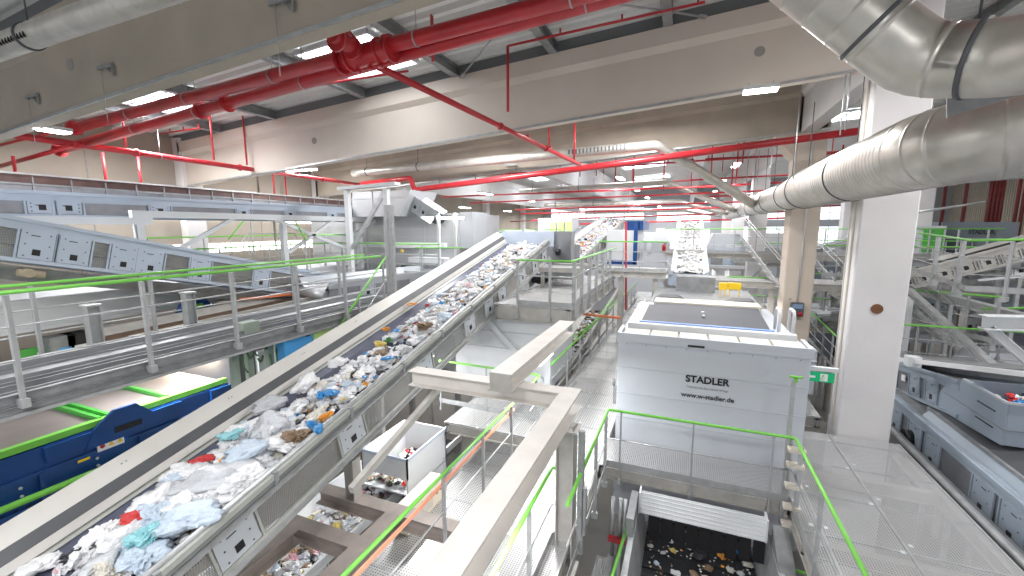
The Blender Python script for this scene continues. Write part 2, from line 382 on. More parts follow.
# duct at the top left
a=at(-30,58,'y',3.2);b=at(150,-6,'y',3.2)
t=duct('ventilation_duct','silver spiral duct at the top left corner, in front of the first girder',[a,a+(b-a)*.3,a+(b-a)*.5,b+(b-a)*2.2],.15,.16,rr=.002,clamps=(1.72,))
m=MB();q=a+(b-a)*.32
for k in range(14):
    w=a+(b-a)*(.22+k*.018);m.box(w.x-.006,w.x+.006,w.y-.155,w.y-.08,w.z-.09,w.z-.03)
m.build('grille',BLK,t)
# cross ducts at the back
HD=[(15.8,(353,173),(560,149),(657,145),(728,205),.16,'long silver cross duct just before the third girder, nearest of the cross ducts'),
    (24.,(520,192),(600,186),(668,182),(712,212),.15,'second silver cross duct behind the third girder'),
    (30.,(545,205),(600,203),(680,202),(712,216),.16,'third silver cross duct, lower and whiter'),
    (36.,(585,212),(620,211),(684,210),(706,219),.15,'farthest thin silver cross duct')]
for Y,a,b,c_,d_,r,lab in HD:
    A=at(*a,'y',Y);Cc=at(*c_,'y',Y);A.z-=.0;D=at(*d_,'x',2.1);D=Vector((2.1,Y+2.2 if Y<20 else Y+1,9.55))
    t=duct('ventilation_duct',lab,path([A,Cc,D,D+Vector((.25,1.4,0))],.35,4),r,.5,rr=.003,n=18,clamps=(.8,3.5))
    if Y<20:
        m=MB()
        for k in range(16):
            w=A+(Cc-A)*(.77+k*.010);m.box(w.x-.03,w.x+.02,w.y-r-.01,w.y-r+.05,w.z-.07,w.z+.09)
        m.build('grille',DGREY,t)
# ================================================================ SPRINKLER PIPES
def pipe(label,pts,r,coup=(),group=None,m_=RED,hang=(),n=12,name='sprinkler_pipe',drops=()):
    t=thing(name,label,'pipe',tuple(pts[0]),group)
    P=[Vector(p) for p in pts];mm=MB();mm.tube(P,r,n);mm.build('pipe_run',m_,t)
    L=(P[-1]-P[0])
    for c in coup:
        q=P[0]+L*c;d=L.normalized();k=MB();k.tube([q-d*.05,q+d*.05],r*1.25,n);k.tube([q-d*.012,q+d*.012],r*1.5,n);k.build('coupling',m_,t)
    for h in hang:
        q=P[0]+L*h;k=MB();d=L.normalized();k.tube([q-d*.012,q+d*.012],r+.01,n);k.tube([q+Vector((0,0,r)),q+Vector((0,0,r+.9))],.008,5);k.build('hanger',GALV,t)
    for s in drops:
        q=P[0]+L*s;k=MB();k.tube([q,q+Vector((0,0,.12))],r*.8,6);k.build('sprinkler_head',m_,t)
    return t
a=at(75,128,'y',6);b=at(410,40,'y',6);d=b-a
pipe('upper of the two thick red pipes crossing under the roof',[a,b+d*1.3],.115,(.0,.415),hang=(.1,.19,.30,.44,.55))
a2=at(60,150,'y',6.3);b2=at(330,75,'y',6.3);d2=b2-a2
pipe('lower of the two thick red pipes crossing under the roof',[a2,b2+d2*2.0],.115,(.0,.205,.235),hang=(.12,.20,.31,.5))
# valve manifold where the cross pipe meets the upper pipe
q=at(365,55,'y',6);t=thing('pipe_manifold','lumpy red pipe junction with bolted flanges on the upper thick red pipe','pipe junction',tuple(q))
m=MB();dd=d.normalized()
m.tube([q-dd*.55,q-dd*.3,q+dd*.3,q+dd*.55],[.12,.17,.17,.13],16)
for s in (-.5,-.3,.3,.52):m.tube([q+dd*(s-.02),q+dd*(s+.02)],.205,16)
m.tube([q,q+Vector((0,-.7,.05))],.12,14)
for s in (-.3,-.62):m.tube([q+Vector((0,s-.02,0)),q+Vector((0,s+.02,0))],.17,14)
for s in (-.15,.1,.3):
    m.tube([q+dd*s,q+dd*s+Vector((0,0,-.22))],.035,8);m.tube([q+dd*s+Vector((0,0,-.2)),q+dd*s+Vector((0,0,-.25))],.05,8)
m.build('manifold_body',RED,t)
q2=q+Vector((0,.1,-.08));q3=at(580,165,'x',-3.4)
pipe('short thick red pipe rising out of the picture top from the bolted red junction',[at(303,-12,'y',5.3),at(330,15,'y',5.6),q+Vector((0,-.1,0))],.10,(.55,),n=14)
pipe('long thinner red pipe slanting away from the bolted red junction',[q2,q3],.06,(.45,.72),drops=(.6,.75))
a=at(-30,129,'x',-14);b=at(362,185,'x',-14);pipe('orange lit red pipe running away along the left, below the two thick pipes',[a,b],.075,(.25,.5,.8),hang=(.3,),drops=(.55,.7))
# risers
m_=[(247,115,163,'x',-14),(215,110,162,'x',-14),(272,0,0,'x',-14)]
GR='thin red drop pipes'
for i,(px,y0,y1) in enumerate(((126,118,148),(214,113,160),(247,117,165))):
    q=at(px,y1,'x',-14);q0=at(px,y0,'x',-14);pipe('thin red drop pipe hanging from the roof on the left above the orange lit pipe',[(q.x,q.y,q0.z),(q.x,q.y,q.z)],.03,group=GR,n=8)
for i,(px,y0,y1,Y) in enumerate(((20,155,200,5.3),(107,152,187,7.4),(142,156,190,8.1),(549,122,146,14.5),(574,120,163,14.5),(433,0,62,8.2),(508,46,112,9.5),(275,165,200,14.),(288,175,215,15.))):
    q=at(px,y1,'y',Y);q0=at(px,y0,'y',Y)
    labs=['at the far left edge','left of a pair before the left wall','right of a pair before the left wall','left of two before the second girder','right of two before the second girder, longest','dropping beside the bolted red junction','dropping in front of the pale girder','short one left of the grey machine','short one just above the frame of the grey machine']
    pipe('thin red vertical pipe '+labs[i],[(q.x,q.y,q0.z),(q.x,q.y,q.z)],.035,n=8)
# thin horizontal branches
for (a,b,Y,lab) in (((10,132),(408,71),8.5,'thin red branch pipe under the bright skylight'),((508,46),(705,2),9.6,'thin red branch pipe in front of the top of the pale girder'),((158,134),(200,128),9.5,'short thin red branch pipe under the left skylight')):
    A=at(*a,'y',Y);B=at(*b,'y',Y);pipe(lab,[A,B],.028,n=8,drops=(.3,.62,.97))
a=at(-20,172,'y',5.6);b=at(75,145,'y',5.8);pipe('dark red pipe end bending into the glare at the far left',[a,b],.05,(1.,))
a=at(-20,150,'y',5.3);b=at(70,128,'y',6);pipe('thin dark red pipe above the other at the far left edge',[a,b],.035)
# stepped red main at the third girder
Y=16.
pts=[at(362,184,'y',Y),at(411,178,'y',Y),at(414,190,'y',Y),at(585,168,'y',Y),at(868,130,'y',Y)]
pipe('red main pipe with a step in it, crossing before the third girder',path(pts,.2,4),.11,hang=(),n=14)
pipe('stub of red pipe dropping behind the grey machine roof',[at(425,193,'y',15),at(425,212,'y',15)],.05)
GS='straight red cross pipes at the back of the hall'
for (a,b,Y,r) in (((441,197),(720,186),22,.05),((470,203),(780,190),24,.045),((515,210),(790,200),27,.05),((520,214),(800,205),30,.05),((560,219),(800,211),34,.06),((580,224),(820,217),38,.07),((400,181),(860,150),20,.04),((500,222),(700,214),44,.05),((690,160),(860,152),22,.05),((700,187),(860,178),28,.06),((700,197),(860,190),32,.06),((720,210),(860,205),40,.06),((640,183),(840,172),26,.05)):
    A=at(*a,'y',Y);B=at(*b,'y',Y);pipe('thin straight red pipe crossing the back of the hall among many others',[A,B],r,group=GS,n=8)
GV='short red droppers at the back of the hall'
for i in range(34):
    px=R_.uniform(470,860);Y=R_.choice((20.,24.,28.,33.));q=at(px,R_.uniform(160,200),'y',Y);pipe('short red dropper between roof and cross pipes at the back of the hall',[(q.x,Y,q.z),(q.x,Y,q.z+R_.uniform(1.,2.))],.03,group=GV,n=6)
GW='pale suspension rods along the main duct'
for px,y0,y1,Y in ((793,95,180,12.),(840,75,135,10.2),(845,73,130,10.0),(731,150,195,20),(735,148,190,20),(746,150,192,19),(757,150,185,19),(690,170,208,24),(770,140,180,16)):
    q=at(px,y1,'y',Y);q0=at(px,y0,'y',Y);pipe('thin pale suspension rod hanging from the roof to the main duct',[(q.x,q.y,q0.z),(q.x,q.y,q.z)],.012,group=GW,m_=GALV,name='suspension_rod',n=6)
# cable brackets on the first girder
for (px,py,lab) in ((27,98,'lower left'),(99,69,'middle'),(270,5,'upper right')):
    q=at(px,py,'y',4.43);w=at(px+26,py+8,'y',4.4)
    t=thing('girder_bracket','small grey cantilever bracket on the first girder, %s one of three'%lab,'bracket',tuple(q))
    m=MB();L=(w-q).length
    m.bar(q+Vector((0,-.02,0)),q+Vector((.42,-.02,.0)),.04,.05);m.bar(q+Vector((.42,-.02,.03)),q+Vector((.42,-.02,-.16)),.03,.03);m.bar(q+Vector((.42,-.02,-.15)),q+Vector((.2,-.02,0)),.02,.02);m.build('bracket_arm',GALD,t)
    m=MB();m.tube([q+Vector((.12,-.03,0)),q+Vector((.12,-.03,-.9))],.006,5);m.build('wire',GALV,t)
for (px,py,Y) in ((365,182,16.8),(430,178,16.8),(465,176,16.8),(505,165,16.8)):
    q=at(px,py,'y',Y);t=thing('girder_bracket','tiny bracket on the third girder below the long cross duct','bracket',tuple(q),'tiny brackets on the third girder')
    m=MB();m.bar(q,q+Vector((.5,0,0)),.05,.05);m.bar(q+Vector((.5,0,0)),q+Vector((.5,0,-.25)),.04,.04);m.build('bracket_arm',GALD,t)
# pale diagonal brace under the roof sheet
for (a,b,lab) in (((503,25),(461,77),'pale diagonal roof brace ending at the pale girder near the skylight'),((590,0),(705,17),'pale diagonal roof brace at the top, right of the thick pipes')):
    t=thing('roof_brace',lab,'brace',tuple(at(*a,'y',9)))
    m=MB();A=at(*a,'z',13.1);B=at(*b,'y',10.55);m.tube([A,B],.022,8);d=(B-A).normalized();m.bar(B-d*.15,B+d*.02,.09,.05);m.build('brace_rod',GALV,t)
# ================================================================ PLATFORMS AND RAILINGS
def platform(label,x0,x1,y0,y1,z,gm=GRAT,seams=(),beams=True,name='grating_platform',px=None,h=.22,group=None):
    t=thing(name,label,'platform',(x0,y0,z),group)
    m=MB();m.add([(x0,y0,z),(x1,y0,z),(x1,y1,z),(x0,y1,z)],[(0,1,2,3)]);m.build('grating',gm,t)
    m=MB();y=y0;st=px or 1.0
    while y<y1:
        m.box(x0,x1,y-.012,y+.012,z-.03,z+.004);y+=st
    for s in (x0+.012,*seams,x1-.012):m.box(s-.014,s+.014,y0,y1,z-.03,z+.006)
    m.build('edge_strip',GALV,t)
    m=MB();y=y0+.1
    while y<y1:
        for s in (x0+.1,*seams,):m.box(s+.05,s+.10,y+.04,y+.10,z,z+.012);m.box(s-.10,s-.05,y-.14,y-.08,z,z+.012)
        y+=st
    m.build('clip',WPAINT,t)
    if beams:
        m=MB()
        for s in (x0+.05,x1-.05):m.ibeam((s,y0,z-.05-h/2),(s,y1,z-.05-h/2),.12,h)
        y=y0+.06
        while y<=y1+.01:m.ibeam((x0,y,z-.05-h/2),(x1,y,z-.05-h/2),.12,h);y+=2.1
        m.build('support_beam',ZINC,t)
    return t
def railing(label,pts,post_at,h=1.1,name='guard_railing',toe=True,group=None,mid=(.5,),rg=GREEN,pw=.05,r=.025,drop=.18,ext=.0):
    """pts: floor line of the rail; post_at: list of (segment, fraction)"""
    t=thing(name,label,'railing',tuple(pts[0]),group);P=[Vector(p) for p in pts]
    m=MB();m.tube(path([p+Vector((0,0,h)) for p in P],.06,3) if len(P)>2 else [p+Vector((0,0,h)) for p in P],r,10);m.build('handrail',rg,t)
    for k,f in enumerate(mid):
        m=MB()
        for a,b in zip(P,P[1:]):m.tube([a+Vector((0,0,h*f)),b+Vector((0,0,h*f))],.013,7)
        m.build('mid_rail',GALV,t)
    if toe:
        m=MB()
        for a,b in zip(P,P[1:]):m.bar(a+Vector((0,0,.06)),b+Vector((0,0,.06)),.008,.12)
        m.build('toe_board',GALV,t)
    for s,f in post_at:
        a,b=P[s],P[s+1];q=a+(b-a)*f;m=MB();m.bar(q+Vector((0,0,-drop)),q+Vector((0,0,h-.03)),pw,pw*.55,up=(b-a))
        m.bar(q+Vector((0,0,-drop)),q+Vector((0,0,-drop+.1)),pw*1.9,pw*1.1,up=(b-a));m.build('post',GALV,t)
    return t
Z=4.3
platform('wide grating walkway between the big column and the green handrail',1.75,4.22,2.46,10.5,Z,seams=(2.04,3.02),px=1.1)
platform('grating strip in front of the white cabinet machine behind the green guard rail',-1.3,1.75,7.55,8.55,Z,px=3.,seams=(),gm=GRAT)
platform('grating walkway running away between the white cabinet machine and the far stairs',-2.9,-1.3,5.9,30,Z,gm=GRATF,px=1.0,seams=(-2.1,))
platform('grating deck behind the steel frame beneath the slanted beam',-4.9,-2.9,8.0,10.0,Z,gm=GRATF,px=1.,seams=(-4.0,))
platform('dark fine grating deck in the lower middle beside the steel beam',-2.9,-1.3,1.6,5.9,Z,gm=GRAT,px=.9,seams=(-2.1,))
platform('grating walkway behind the big column going back along the column row',2.25,3.1,11.4,27,Z,gm=GRATF,px=1.)
platform('low grating landing down beside the belt pit',-1.25,-.62,2.6,7.3,2.6,gm=GRAT,px=.8)
platform('low grating landing under the green rail in the bottom right pit',1.42,2.9,3.4,7.4,3.0,gm=GRAT,px=.55)
platform('lower grating floor beneath the steel frame at the bottom middle',-4.75,-2.95,2.,9.6,3.2,gm=GRATF,px=1.,seams=(-3.6,))
railing('green handrail guarding the belt pit in front of the white cabinet machine',[(-1.16,4.6,Z),(-1.16,7.52,Z),(1.75,7.52,Z),(1.75,2.4,Z)],[(0,.62),(0,.93),(1,.08),(1,.494),(1,.9),(1,.985),(2,.283),(2,.75)],mid=(.5,),drop=.3)
railing('green handrail slanting up beside the long white steel beam at the bottom middle',[(-2.88,1.9,Z),(-2.88,7.45,Z)],[(0,.11),(0,.49),(0,.71),(0,.93)],toe=False,drop=.2)
railing('short green handrail bending behind the steel column',[(-1.56,2.2,Z),(-1.56,5.3,Z),(-1.4,5.45,Z)],[(0,.3),(0,.7)],toe=True)
railing('green handrail end seen over the slanted beam near the steel frame',[(-5.6,8.9,Z),(-2.9,8.8,Z),(-2.88,8.1,Z)],[(0,.02),(0,.5),(0,.97)])
railing('low green handrail down in the pit beside the steel column',[(-1.5,5.1,2.6),(-.78,5.1,2.6),(-.66,7.2,2.6)],[(0,.95),(1,.5)],toe=False)
railing('low green handrail in the bottom right pit',[(1.5,6.9,3.0-.5),(1.95,6.9,3.-.5),(2.3,5.4,3.-.5)],[(0,.5),(1,.6)],toe=False)
# gate posts with hinges at the corner of the pit rail
t=thing('gate_post','pair of tall galvanised gate posts with clamps at the right corner of the pit rail','gate post',(1.72,7.5,Z))
for x,y,h0,h1 in ((1.66,7.56,3.9,6.35),(1.80,7.36,3.6,5.35)):
    m=MB();m.bar((x,y,h0),(x,y,h1),.06,.05);m.build('post',GALV,t)
for z in (4.0,4.3,4.65,5.0,5.25):
    m=MB();m.box(1.63,1.86,7.3,7.44,z,z+.05);m.build('hinge',BEIGE,t)
m=MB();m.box(1.66,1.71,7.53,7.58,6.3,6.36);m.tube([(1.60,7.56,6.38),(1.78,7.56,6.38)],.02,8);m.build('cap_rail',GREEN,t)
t=thing('exit_sign','green and white emergency exit arrow sign beside the big column','exit sign',(2.35,8.6,6.1))
s=at(818,377,'y',8.7);m=MB();m.box(s.x-.22,s.x+.24,8.7,8.72,s.z-.085,s.z+.085);m.build('panel',EXITG,t)
x,z=s.x-.1,s.z
m=MB();y=8.697
m.add([(x-.09,y,z),(x-.02,y,z+.055),(x-.02,y,z+.02),(x+.06,y,z+.02),(x+.06,y,z-.02),(x-.02,y,z-.02),(x-.02,y,z-.055)],[(0,6,5,4,3,2,1)])
for dx in (.13,):
    m.box(x+dx,x+dx+.11,y-.002,y+.002,z-.065,z+.065)
m.build('arrow_and_door',WHT,t)
m=MB();xx=x+.17;m.tube([(xx,y-.006,z+.04),(xx,y-.007,z+.041)],.015,8);m.bar((xx,y-.006,z+.03),(xx-.02,y-.006,z-.015),.012,.004);m.bar((xx-.02,y-.006,z-.01),(xx-.045,y-.006,z-.055),.012,.004);m.bar((xx-.02,y-.006,z-.01),(xx+.02,y-.006,z-.05),.012,.004);m.bar((xx,y-.006,z+.02),(xx+.03,y-.006,z-.005),.01,.004);m.build('running_figure',GRNP,t)
t2=thing('sign_board','pale header board carrying the emergency sign between gate post and big column','board',(2.15,8.75,5.9))
xe=at(839,374,'y',8.72).x
m=MB();m.box(1.78,xe,8.72,8.80,s.z+.10,s.z+.17);m.box(1.80,2.12,8.74,8.78,s.z-.5,s.z+.10);m.build('board',WPAINT,t2)
t2=thing('step_cabinet','grey cabinet with level seams at the end of the walkway, left of the big column','cabinet',(2.6,12.8,4.3))
m=MB();m.box(2.3,3.3,12.9,13.4,4.3,5.5);m.build('cabinet_body',GREY,t2,.02)
m=MB()
for z in (4.75,5.2):m.box(2.29,3.31,12.88,12.9,z,z+.03)
m.build('panel_seam',WPAINT,t2)
# kerb: big half round gutter tube and dark channel at the right edge of the walkway
t=thing('kerb_beam','long dark steel kerb beam edging the right side of the grating walkway','beam',(4.3,3,4.2))
m=MB();m.tube([(4.33,3.2,4.30),(4.33,13.2,4.30)],.055,12);m.build('round_edge',GALD,t)
m=MB();m.chan((4.30,3.2,4.15),(4.30,13.2,4.15),.12,.30,.012,1);m.build('channel',GALD,t)
m=MB();m.tube([(4.47,3.2,4.24),(4.47,13.2,4.24)],.05,12);m.build('inner_tube',DGREY,t)
# ================================================================ STEEL FRAME IN THE MIDDLE
t=thing('steel_trestle','big welded steel frame of pale beams and one column in the bottom middle','steel frame',(-1.5,5.6,4.1))
m=MB();m.ibeam((-1.47,1.2,6.16),(-1.47,6.05,6.16),.27,.28,.018);m.build('long_beam',mat('lit_zinc_beam',(.80,.76,.72),.5,.1,.12,3),t)  # paler copy of the zinc, with light from above put into the colour
m=MB();m.ibeam((-4.25,5.92,6.165),(-1.61,5.92,6.165),.26,.26,.016);m.build('cross_beam',MATS['lit_zinc_beam'],t)
m=MB();m.ibeam((-1.37,5.35,3.9),(-1.37,5.35,6.02),.24,.24,.016,up=(1,0,0));m.box(-1.55,-1.2,5.2,5.5,3.88,3.92);m.box(-1.53,-1.2,5.2,5.5,6.0,6.02);m.build('column',ZINC,t)
m=MB();m.bar((-3.75,5.95,6.0),(-3.75,3.85,5.42),.08,.10);m.build('diagonal_strut',ZINC,t)
m=MB();m.box(-1.20,-1.12,5.3,5.36,4.2,6.0);m.box(-1.13,-1.08,5.3,5.38,4.5,5.2);m.build('cable_duct',GALD,t)
t=thing('slanted_beam','pale steel box beam resting on the frame and running up to the far platform','beam',(-2.4,5.5,6.3))
m=MB();m.ibeam((-2.42,5.52,6.445),(-2.42,9.3,6.445),.34,.27,.018);m.build('beam',MATS['lit_zinc_beam'],t)
m=MB();m.box(-2.59,-2.25,5.50,5.52,6.31,6.58);m.box(-2.62,-2.22,5.5,5.75,6.295,6.31);m.build('end_plate',ZINC,t)
t=thing('support_grid','lower grid of steel beams coloured with brown reflected light under the main conveyor','steel frame',(-4.2,4.8,4.2))
for a,b in (((-5.6,5.05,4.18),(-2.95,5.05,4.18)),((-5.4,4.25,4.18),(-4.14,4.25,4.18)),((-4.02,4.93,4.18),(-4.02,2.2,4.18)),((-5.2,4.13,4.18),(-5.2,2.4,4.18))):
    m=MB();m.ibeam(a,b,.24,.24,.016);m.build('grid_beam',BZINC,t)
m=MB();m.ibeam((-4.87,5.05,4.3),(-4.87,5.05,4.98),.18,.18,.014,up=(1,0,0));m.build('stub_post',ZINC,t)
# ================================================================ CONVEYORS
def frame_of(p0,p1):
    p0,p1=Vector(p0),Vector(p1);y=(p1-p0).normalized();x=y.cross(Vector((0,0,1))).normalized();z=x.cross(y)
    M=Matrix((x,y,z)).transposed().to_4x4();M.translation=p0;return M,(p1-p0).length
def plate_set(root,M,L,xs,side,ts,h0,h1,pm,hole=True,w=.42):
    for tt in ts:
        m=MB(M);w2=w/2
        m.box(xs,xs+side*.02,tt-w2,tt+w2,h0+.02,h1-.02)
        o=m.build('inspection_plate',pm,root)
        m=MB(M);X=xs+side*.022;c=(h0+h1)/2
        m.box(X,X+side*.002,tt-.055,tt+.055,h0+.09,h0+.20);m.build('port',BLK,o)
        m=MB(M)
        for dt in (-.16,.16):
            for hh in (h0+.07,c,h1-.08):m.box(X,X+side*.002,tt+dt-.01,tt+dt+.01,hh-.01,hh+.01)
        m.box(X,X+side*.002,tt-.1,tt+.02,h1-.12,h1-.105)
        m.build('bolt',BLK,o)
def conveyor(label,p0,p1,W,side=1,plates=(),h=.5,sm=GREY,bm=RUB,legs=(),group=None,rim=.12,mesh=PERF,both=False,pw=.42,name='belt_conveyor',legz=0,top=.12,far_top=None,plate_mat=None,rollers=True):
    t=thing(name,label,'conveyor',tuple(p0),group);M,L=frame_of(p0,p1)
    m=MB(M);q=12
    pr=[(-W/2+.10,.06),(-W/2+.30,0),(W/2-.30,0),(W/2-.10,.06)]
    m.add([(x,0,z) for x,z in pr]+[(x,L,z) for x,z in pr],[(i,i+1,i+5,i+4) for i in range(3)])
    m.box(-W/2+.3,W/2-.3,0,L,-.34,-.30)
    m.tube([(-W/2+.12,L,-.15),(W/2-.12,L,-.15)],.15,14);m.tube([(-W/2+.12,0,-.15),(W/2-.12,0,-.15)],.15,14)
    m.build('belt',bm,t)
    for s in (-1,1):
        X=s*W/2;tp=top if s==side else (far_top if far_top is not None else top)
        m=MB(M)
        m.quad((X-s*.16,0,.05),(X-s*.16,L,.05),(X,L,tp),(X,0,tp),.012)            # skirt sloping down to the belt
        m.box(X,X+s*.05,0,L,tp-.06,tp+.01)                                  # top angle
        m.box(X,X+s*.012,0,L,tp-.20,tp-.06)
        m.box(X,X+s*.035,0,L,-h+.0,-h+.07)                                   # bottom flange
        m.box(X-s*.02,X,0,L,tp-.20,tp-.02)
        if s!=side and not both:m.box(X-s*.01,X+s*.004,0,L,-h,tp-.06)
        o=m.build('side_frame',sm,t)
        if s==side or both:
            m=MB(M);m.box(X-s*.012,X-s*.010,.0,L,-h+.07,tp-.20);m.build('mesh_guard',mesh,t)
            for tt in plates:
                m=MB(M);m.box(X,X+s*.03,tt-pw/2-.05,tt-pw/2-.02,-h+.05,tp-.18);m.box(X,X+s*.03,tt+pw/2+.02,tt+pw/2+.05,-h+.05,tp-.18)
                m.build('stiffener',sm,t)
            plate_set(t,M,L,X,s,plates,-h+.06,tp-.16,plate_mat or sm,w=pw)
    for tt in legs:
        for s in (-1,1):
            a=M@Vector((s*(W/2-.04),tt,-h));m=MB();m.bar((a.x,a.y,legz),a,.09,.09);m.build('leg',GALV,t)
    return t,M,L
# ---- main inclined conveyor
SM=.225
y0,y1=-.6,15.2
def mz(y,o=4.62):return o+SM*y
cx=(-4.7-6.50)/2;Wm=1.80
t,MM,ML=conveyor('huge inclined conveyor carrying plastic waste from the lower left up to the middle',(cx,y0,mz(y0)),(cx,y1,mz(y1)),Wm,1,
    plates=[(yy+.6)*1.025 for yy in (2.95,4.86,6.9,8.85,9.95,10.8,12.4,13.6,14.6)],h=.50,sm=CONVS,bm=RUBL,top=.20,far_top=.10,pw=.50,plate_mat=GREY)
# tall sloping left wall of the conveyor with its black rubber seal
m=MB();o=[(-6.46,.20),(-6.50,.26),(-6.55,.33),(-6.74,.46),(-6.75,.40),(-6.52,.0)]
def strip(m,xa,oa,xb,ob,mi=0,t=.012):m.quad((xa,y0,mz(y0)+oa),(xa,y1,mz(y1)+oa),(xb,y1,mz(y1)+ob),(xb,y0,mz(y0)+ob),t,mi)
strip(m,-6.40,.10,-6.44,.20)
strip(m,-6.56,.30,-6.76,.46)
m.box(-6.78,-6.76,y0,y1,0,0)
m.quad((-6.76,y0,mz(y0)+.46),(-6.76,y1,mz(y1)+.46),(-6.80,y1,mz(y1)-.35),(-6.80,y0,mz(y0)-.35),.01)
m.build('left_wall',mat('pale_wall_sheet',(.74,.72,.68),.4,.15,.08,2),t)
m=MB();strip(m,-6.44,.20,-6.56,.30);m.build('rubber_seal',DGREY,t)
m=MB();yy=0
while yy<15:
    for dy in (0,.05):m.tube([(-6.66,yy+dy,mz(yy+dy)+.385),(-6.655,yy+dy,mz(yy+dy)+.402)],.010,6)
    yy+=1.45
m.build('rivet',GALD,t)
m=MB();yy=.8
while yy<15:m.box(-4.70,-4.64,yy,yy+.06,mz(yy)+.05,mz(yy)+.24);yy+=1.35
m.build('joint_bracket',GALD,t)
m=MB();m.tube([(-4.74,y0,mz(y0)+.22),(-4.74,y1,mz(y1)+.22)],.04,10);m.build('round_top_edge',GALV,t)
m=MB();m.quad((-4.695,y0,mz(y0)+.20),(-4.66,y0,mz(y0)+.09),(-4.66,y1,mz(y1)+.09),(-4.695,y1,mz(y1)+.20),.01);m.build('dark_seal_strip',mat('steel_strip_grey',(.22,.23,.23),.45,.3,.2,4),t)  # dark grey strip below the round top edge
m=MB();m.bar((-4.63,y0,mz(y0)+.055),(-4.63,y1,mz(y1)+.055),.10,.02);m.bar((-4.63,y0,mz(y0)-.50),(-4.63,y1,mz(y1)-.50),.10,.02);m.build('side_ledge',GALV,t)
# head plate and discharge box
yE=15.3;zE=mz(yE)
m=MB();m.box(-6.7,-4.6,yE+.25,yE+.28,zE-.1,zE+.47);m.build('head_plate',BGREY,t)
t=thing('discharge_hood','dark grey discharge hood at the upper end of the huge conveyor','hood',(-4.6,15.6,7.4))
m=MB();m.box(-4.66,-3.85,15.62,15.66,7.2,8.52);m.box(-3.87,-3.83,15.2,15.66,7.2,8.52);m.box(-6.7,-3.85,16.6,16.64,7.2,8.0);m.build('hood_shell',MGREY if 0 else mat('hood_grey',(.27,.28,.30),.4,.2,.1,3),t)
m=MB();m.tube([(-4.5,15.55,7.75),(-4.35,15.55,7.75)],.12,16);m.build('bearing',BLK,t)
# ---- second conveyor behind it
A=Vector((-5.05,16.2,6.75));B=Vector((-5.15,33.5,9.15))
t2,M2,L2_=conveyor('second inclined conveyor loaded with white waste, beyond the head of the huge one',A,B,1.5,1,plates=[1+i*1.55 for i in range(11)],h=.5,sm=CONVS,top=.2,pw=.5,legs=(5,11,16.5),far_top=.35)
m=MB(M2);m.box(-.78,-.80,0,L2_,-.4,.42);m.build('white_wall',WPAINT,t2)
# ================================================================ THE WHITE CABINET MACHINE
CAB=mat('cabinet_paint',(.56,.59,.64),.42,0,.05,1)
def cabinet_front(t,x0,x1,y,z0,z1,seams,m_=WPAINT):
    m=MB()
    for z in seams:m.box(x0-.004,x1+.004,y-.012,y+.01,z-.008,z+.008)
    m.build('panel_seam',GREY,t)
t=thing('cabinet_machine','big white cabinet machine with black lettering behind the green guard rail','machine',(.45,8.5,2.6))
m=MB();m.box(-1.17,2.12,8.6,13.0,2.6,6.50);m.build('cabinet_body',CAB,t,.015)
m=MB();m.box(-1.19,2.14,8.54,8.60,6.42,6.60);m.box(-1.19,-1.12,8.605,9.25,6.42,6.60);m.box(2.07,2.14,8.605,9.25,6.42,6.60);m.build('roof_lip',CAB,t)
for i in range(6):
    x=-1.10+i*.53;m=MB();m.box(x+.02,x+.51,8.62,9.15,6.50,6.57);m.build('roof_panel',BEIGE,t,.006)
m=MB();m.box(-1.07,2.03,9.27,9.42,6.5,6.66);m.build('roof_rail',WPAINT,t,.01)
m=MB();m.box(-.86,1.70,9.52,9.62,6.5,6.66);m.build('blue_strip',mat('blue_white_strip',(.25,.38,.75),.4),t)
m=MB();m.add([(-.84,9.62,6.62),(1.66,9.62,6.62),(1.74,12.0,6.66),(-.66,12.0,6.66)],[(0,1,2,3)]);m.box(-.84,1.66,9.62,12,6.50,6.61);m.build('dark_top_belt',mat('slate_belt',(.10,.105,.12),.6,0,.1,30,.15,80),t)
m=MB();m.box(-.72,1.82,12.0,12.7,6.5,6.70);m.build('back_cover',BEIGE,t)
for y in (10.5,10.9):
    m=MB();m.box(.42,.48,y,y+.1,6.66,6.69);m.build('belt_fastener',WHT,t)
cabinet_front(t,-1.17,2.12,8.6,0,0,(5.88,5.34,4.82))
m=MB();m.box(.13,.42,8.53,8.545,6.44,6.48);m.build('handle_slot',BLK,t)
m=MB()
for i in range(9):x=-1.0+i*.37;m.tube([(x,8.60,6.37),(x,8.585,6.37)],.012,8)
m.build('bolt',GALD,t)
L0=at(707,381,'y',8.59)
text('lettering','STADLER',.185,BLK,t,(L0.x,8.59,L0.z),(PI/2,0,0),bold=.006)
L1=at(707,389,'y',8.59)
text('tagline_lettering','Technik die Sie weiter bringt',.062,mat('grey_print',(.35,.35,.36),.5),t,(L1.x,8.59,L1.z),(PI/2,0,0))
L2=at(707,398.5,'y',8.59)
text('web_lettering','www.w-stadler.de',.125,mat('dark_grey_print',(.06,.06,.07),.5),t,(L2.x,8.59,L2.z+.02),(PI/2,0,0),bold=.0025)
m=MB();m.box(-1.3,-1.17,9.0,9.06,4.9,5.3);m.tube([(-1.3,9.03,5.3),(-1.3,9.03,5.45)],.03,8);m.build('side_bracket',GALD,t)
m=MB()
for x in (2.02,1.78):m.tube(path([(x,9.6,6.6),(x,9.6,7.05),(x,10.0,7.05),(x,10.0,6.6)],.1,4),.03,8)
m.build('grab_handle',WPAINT,t)
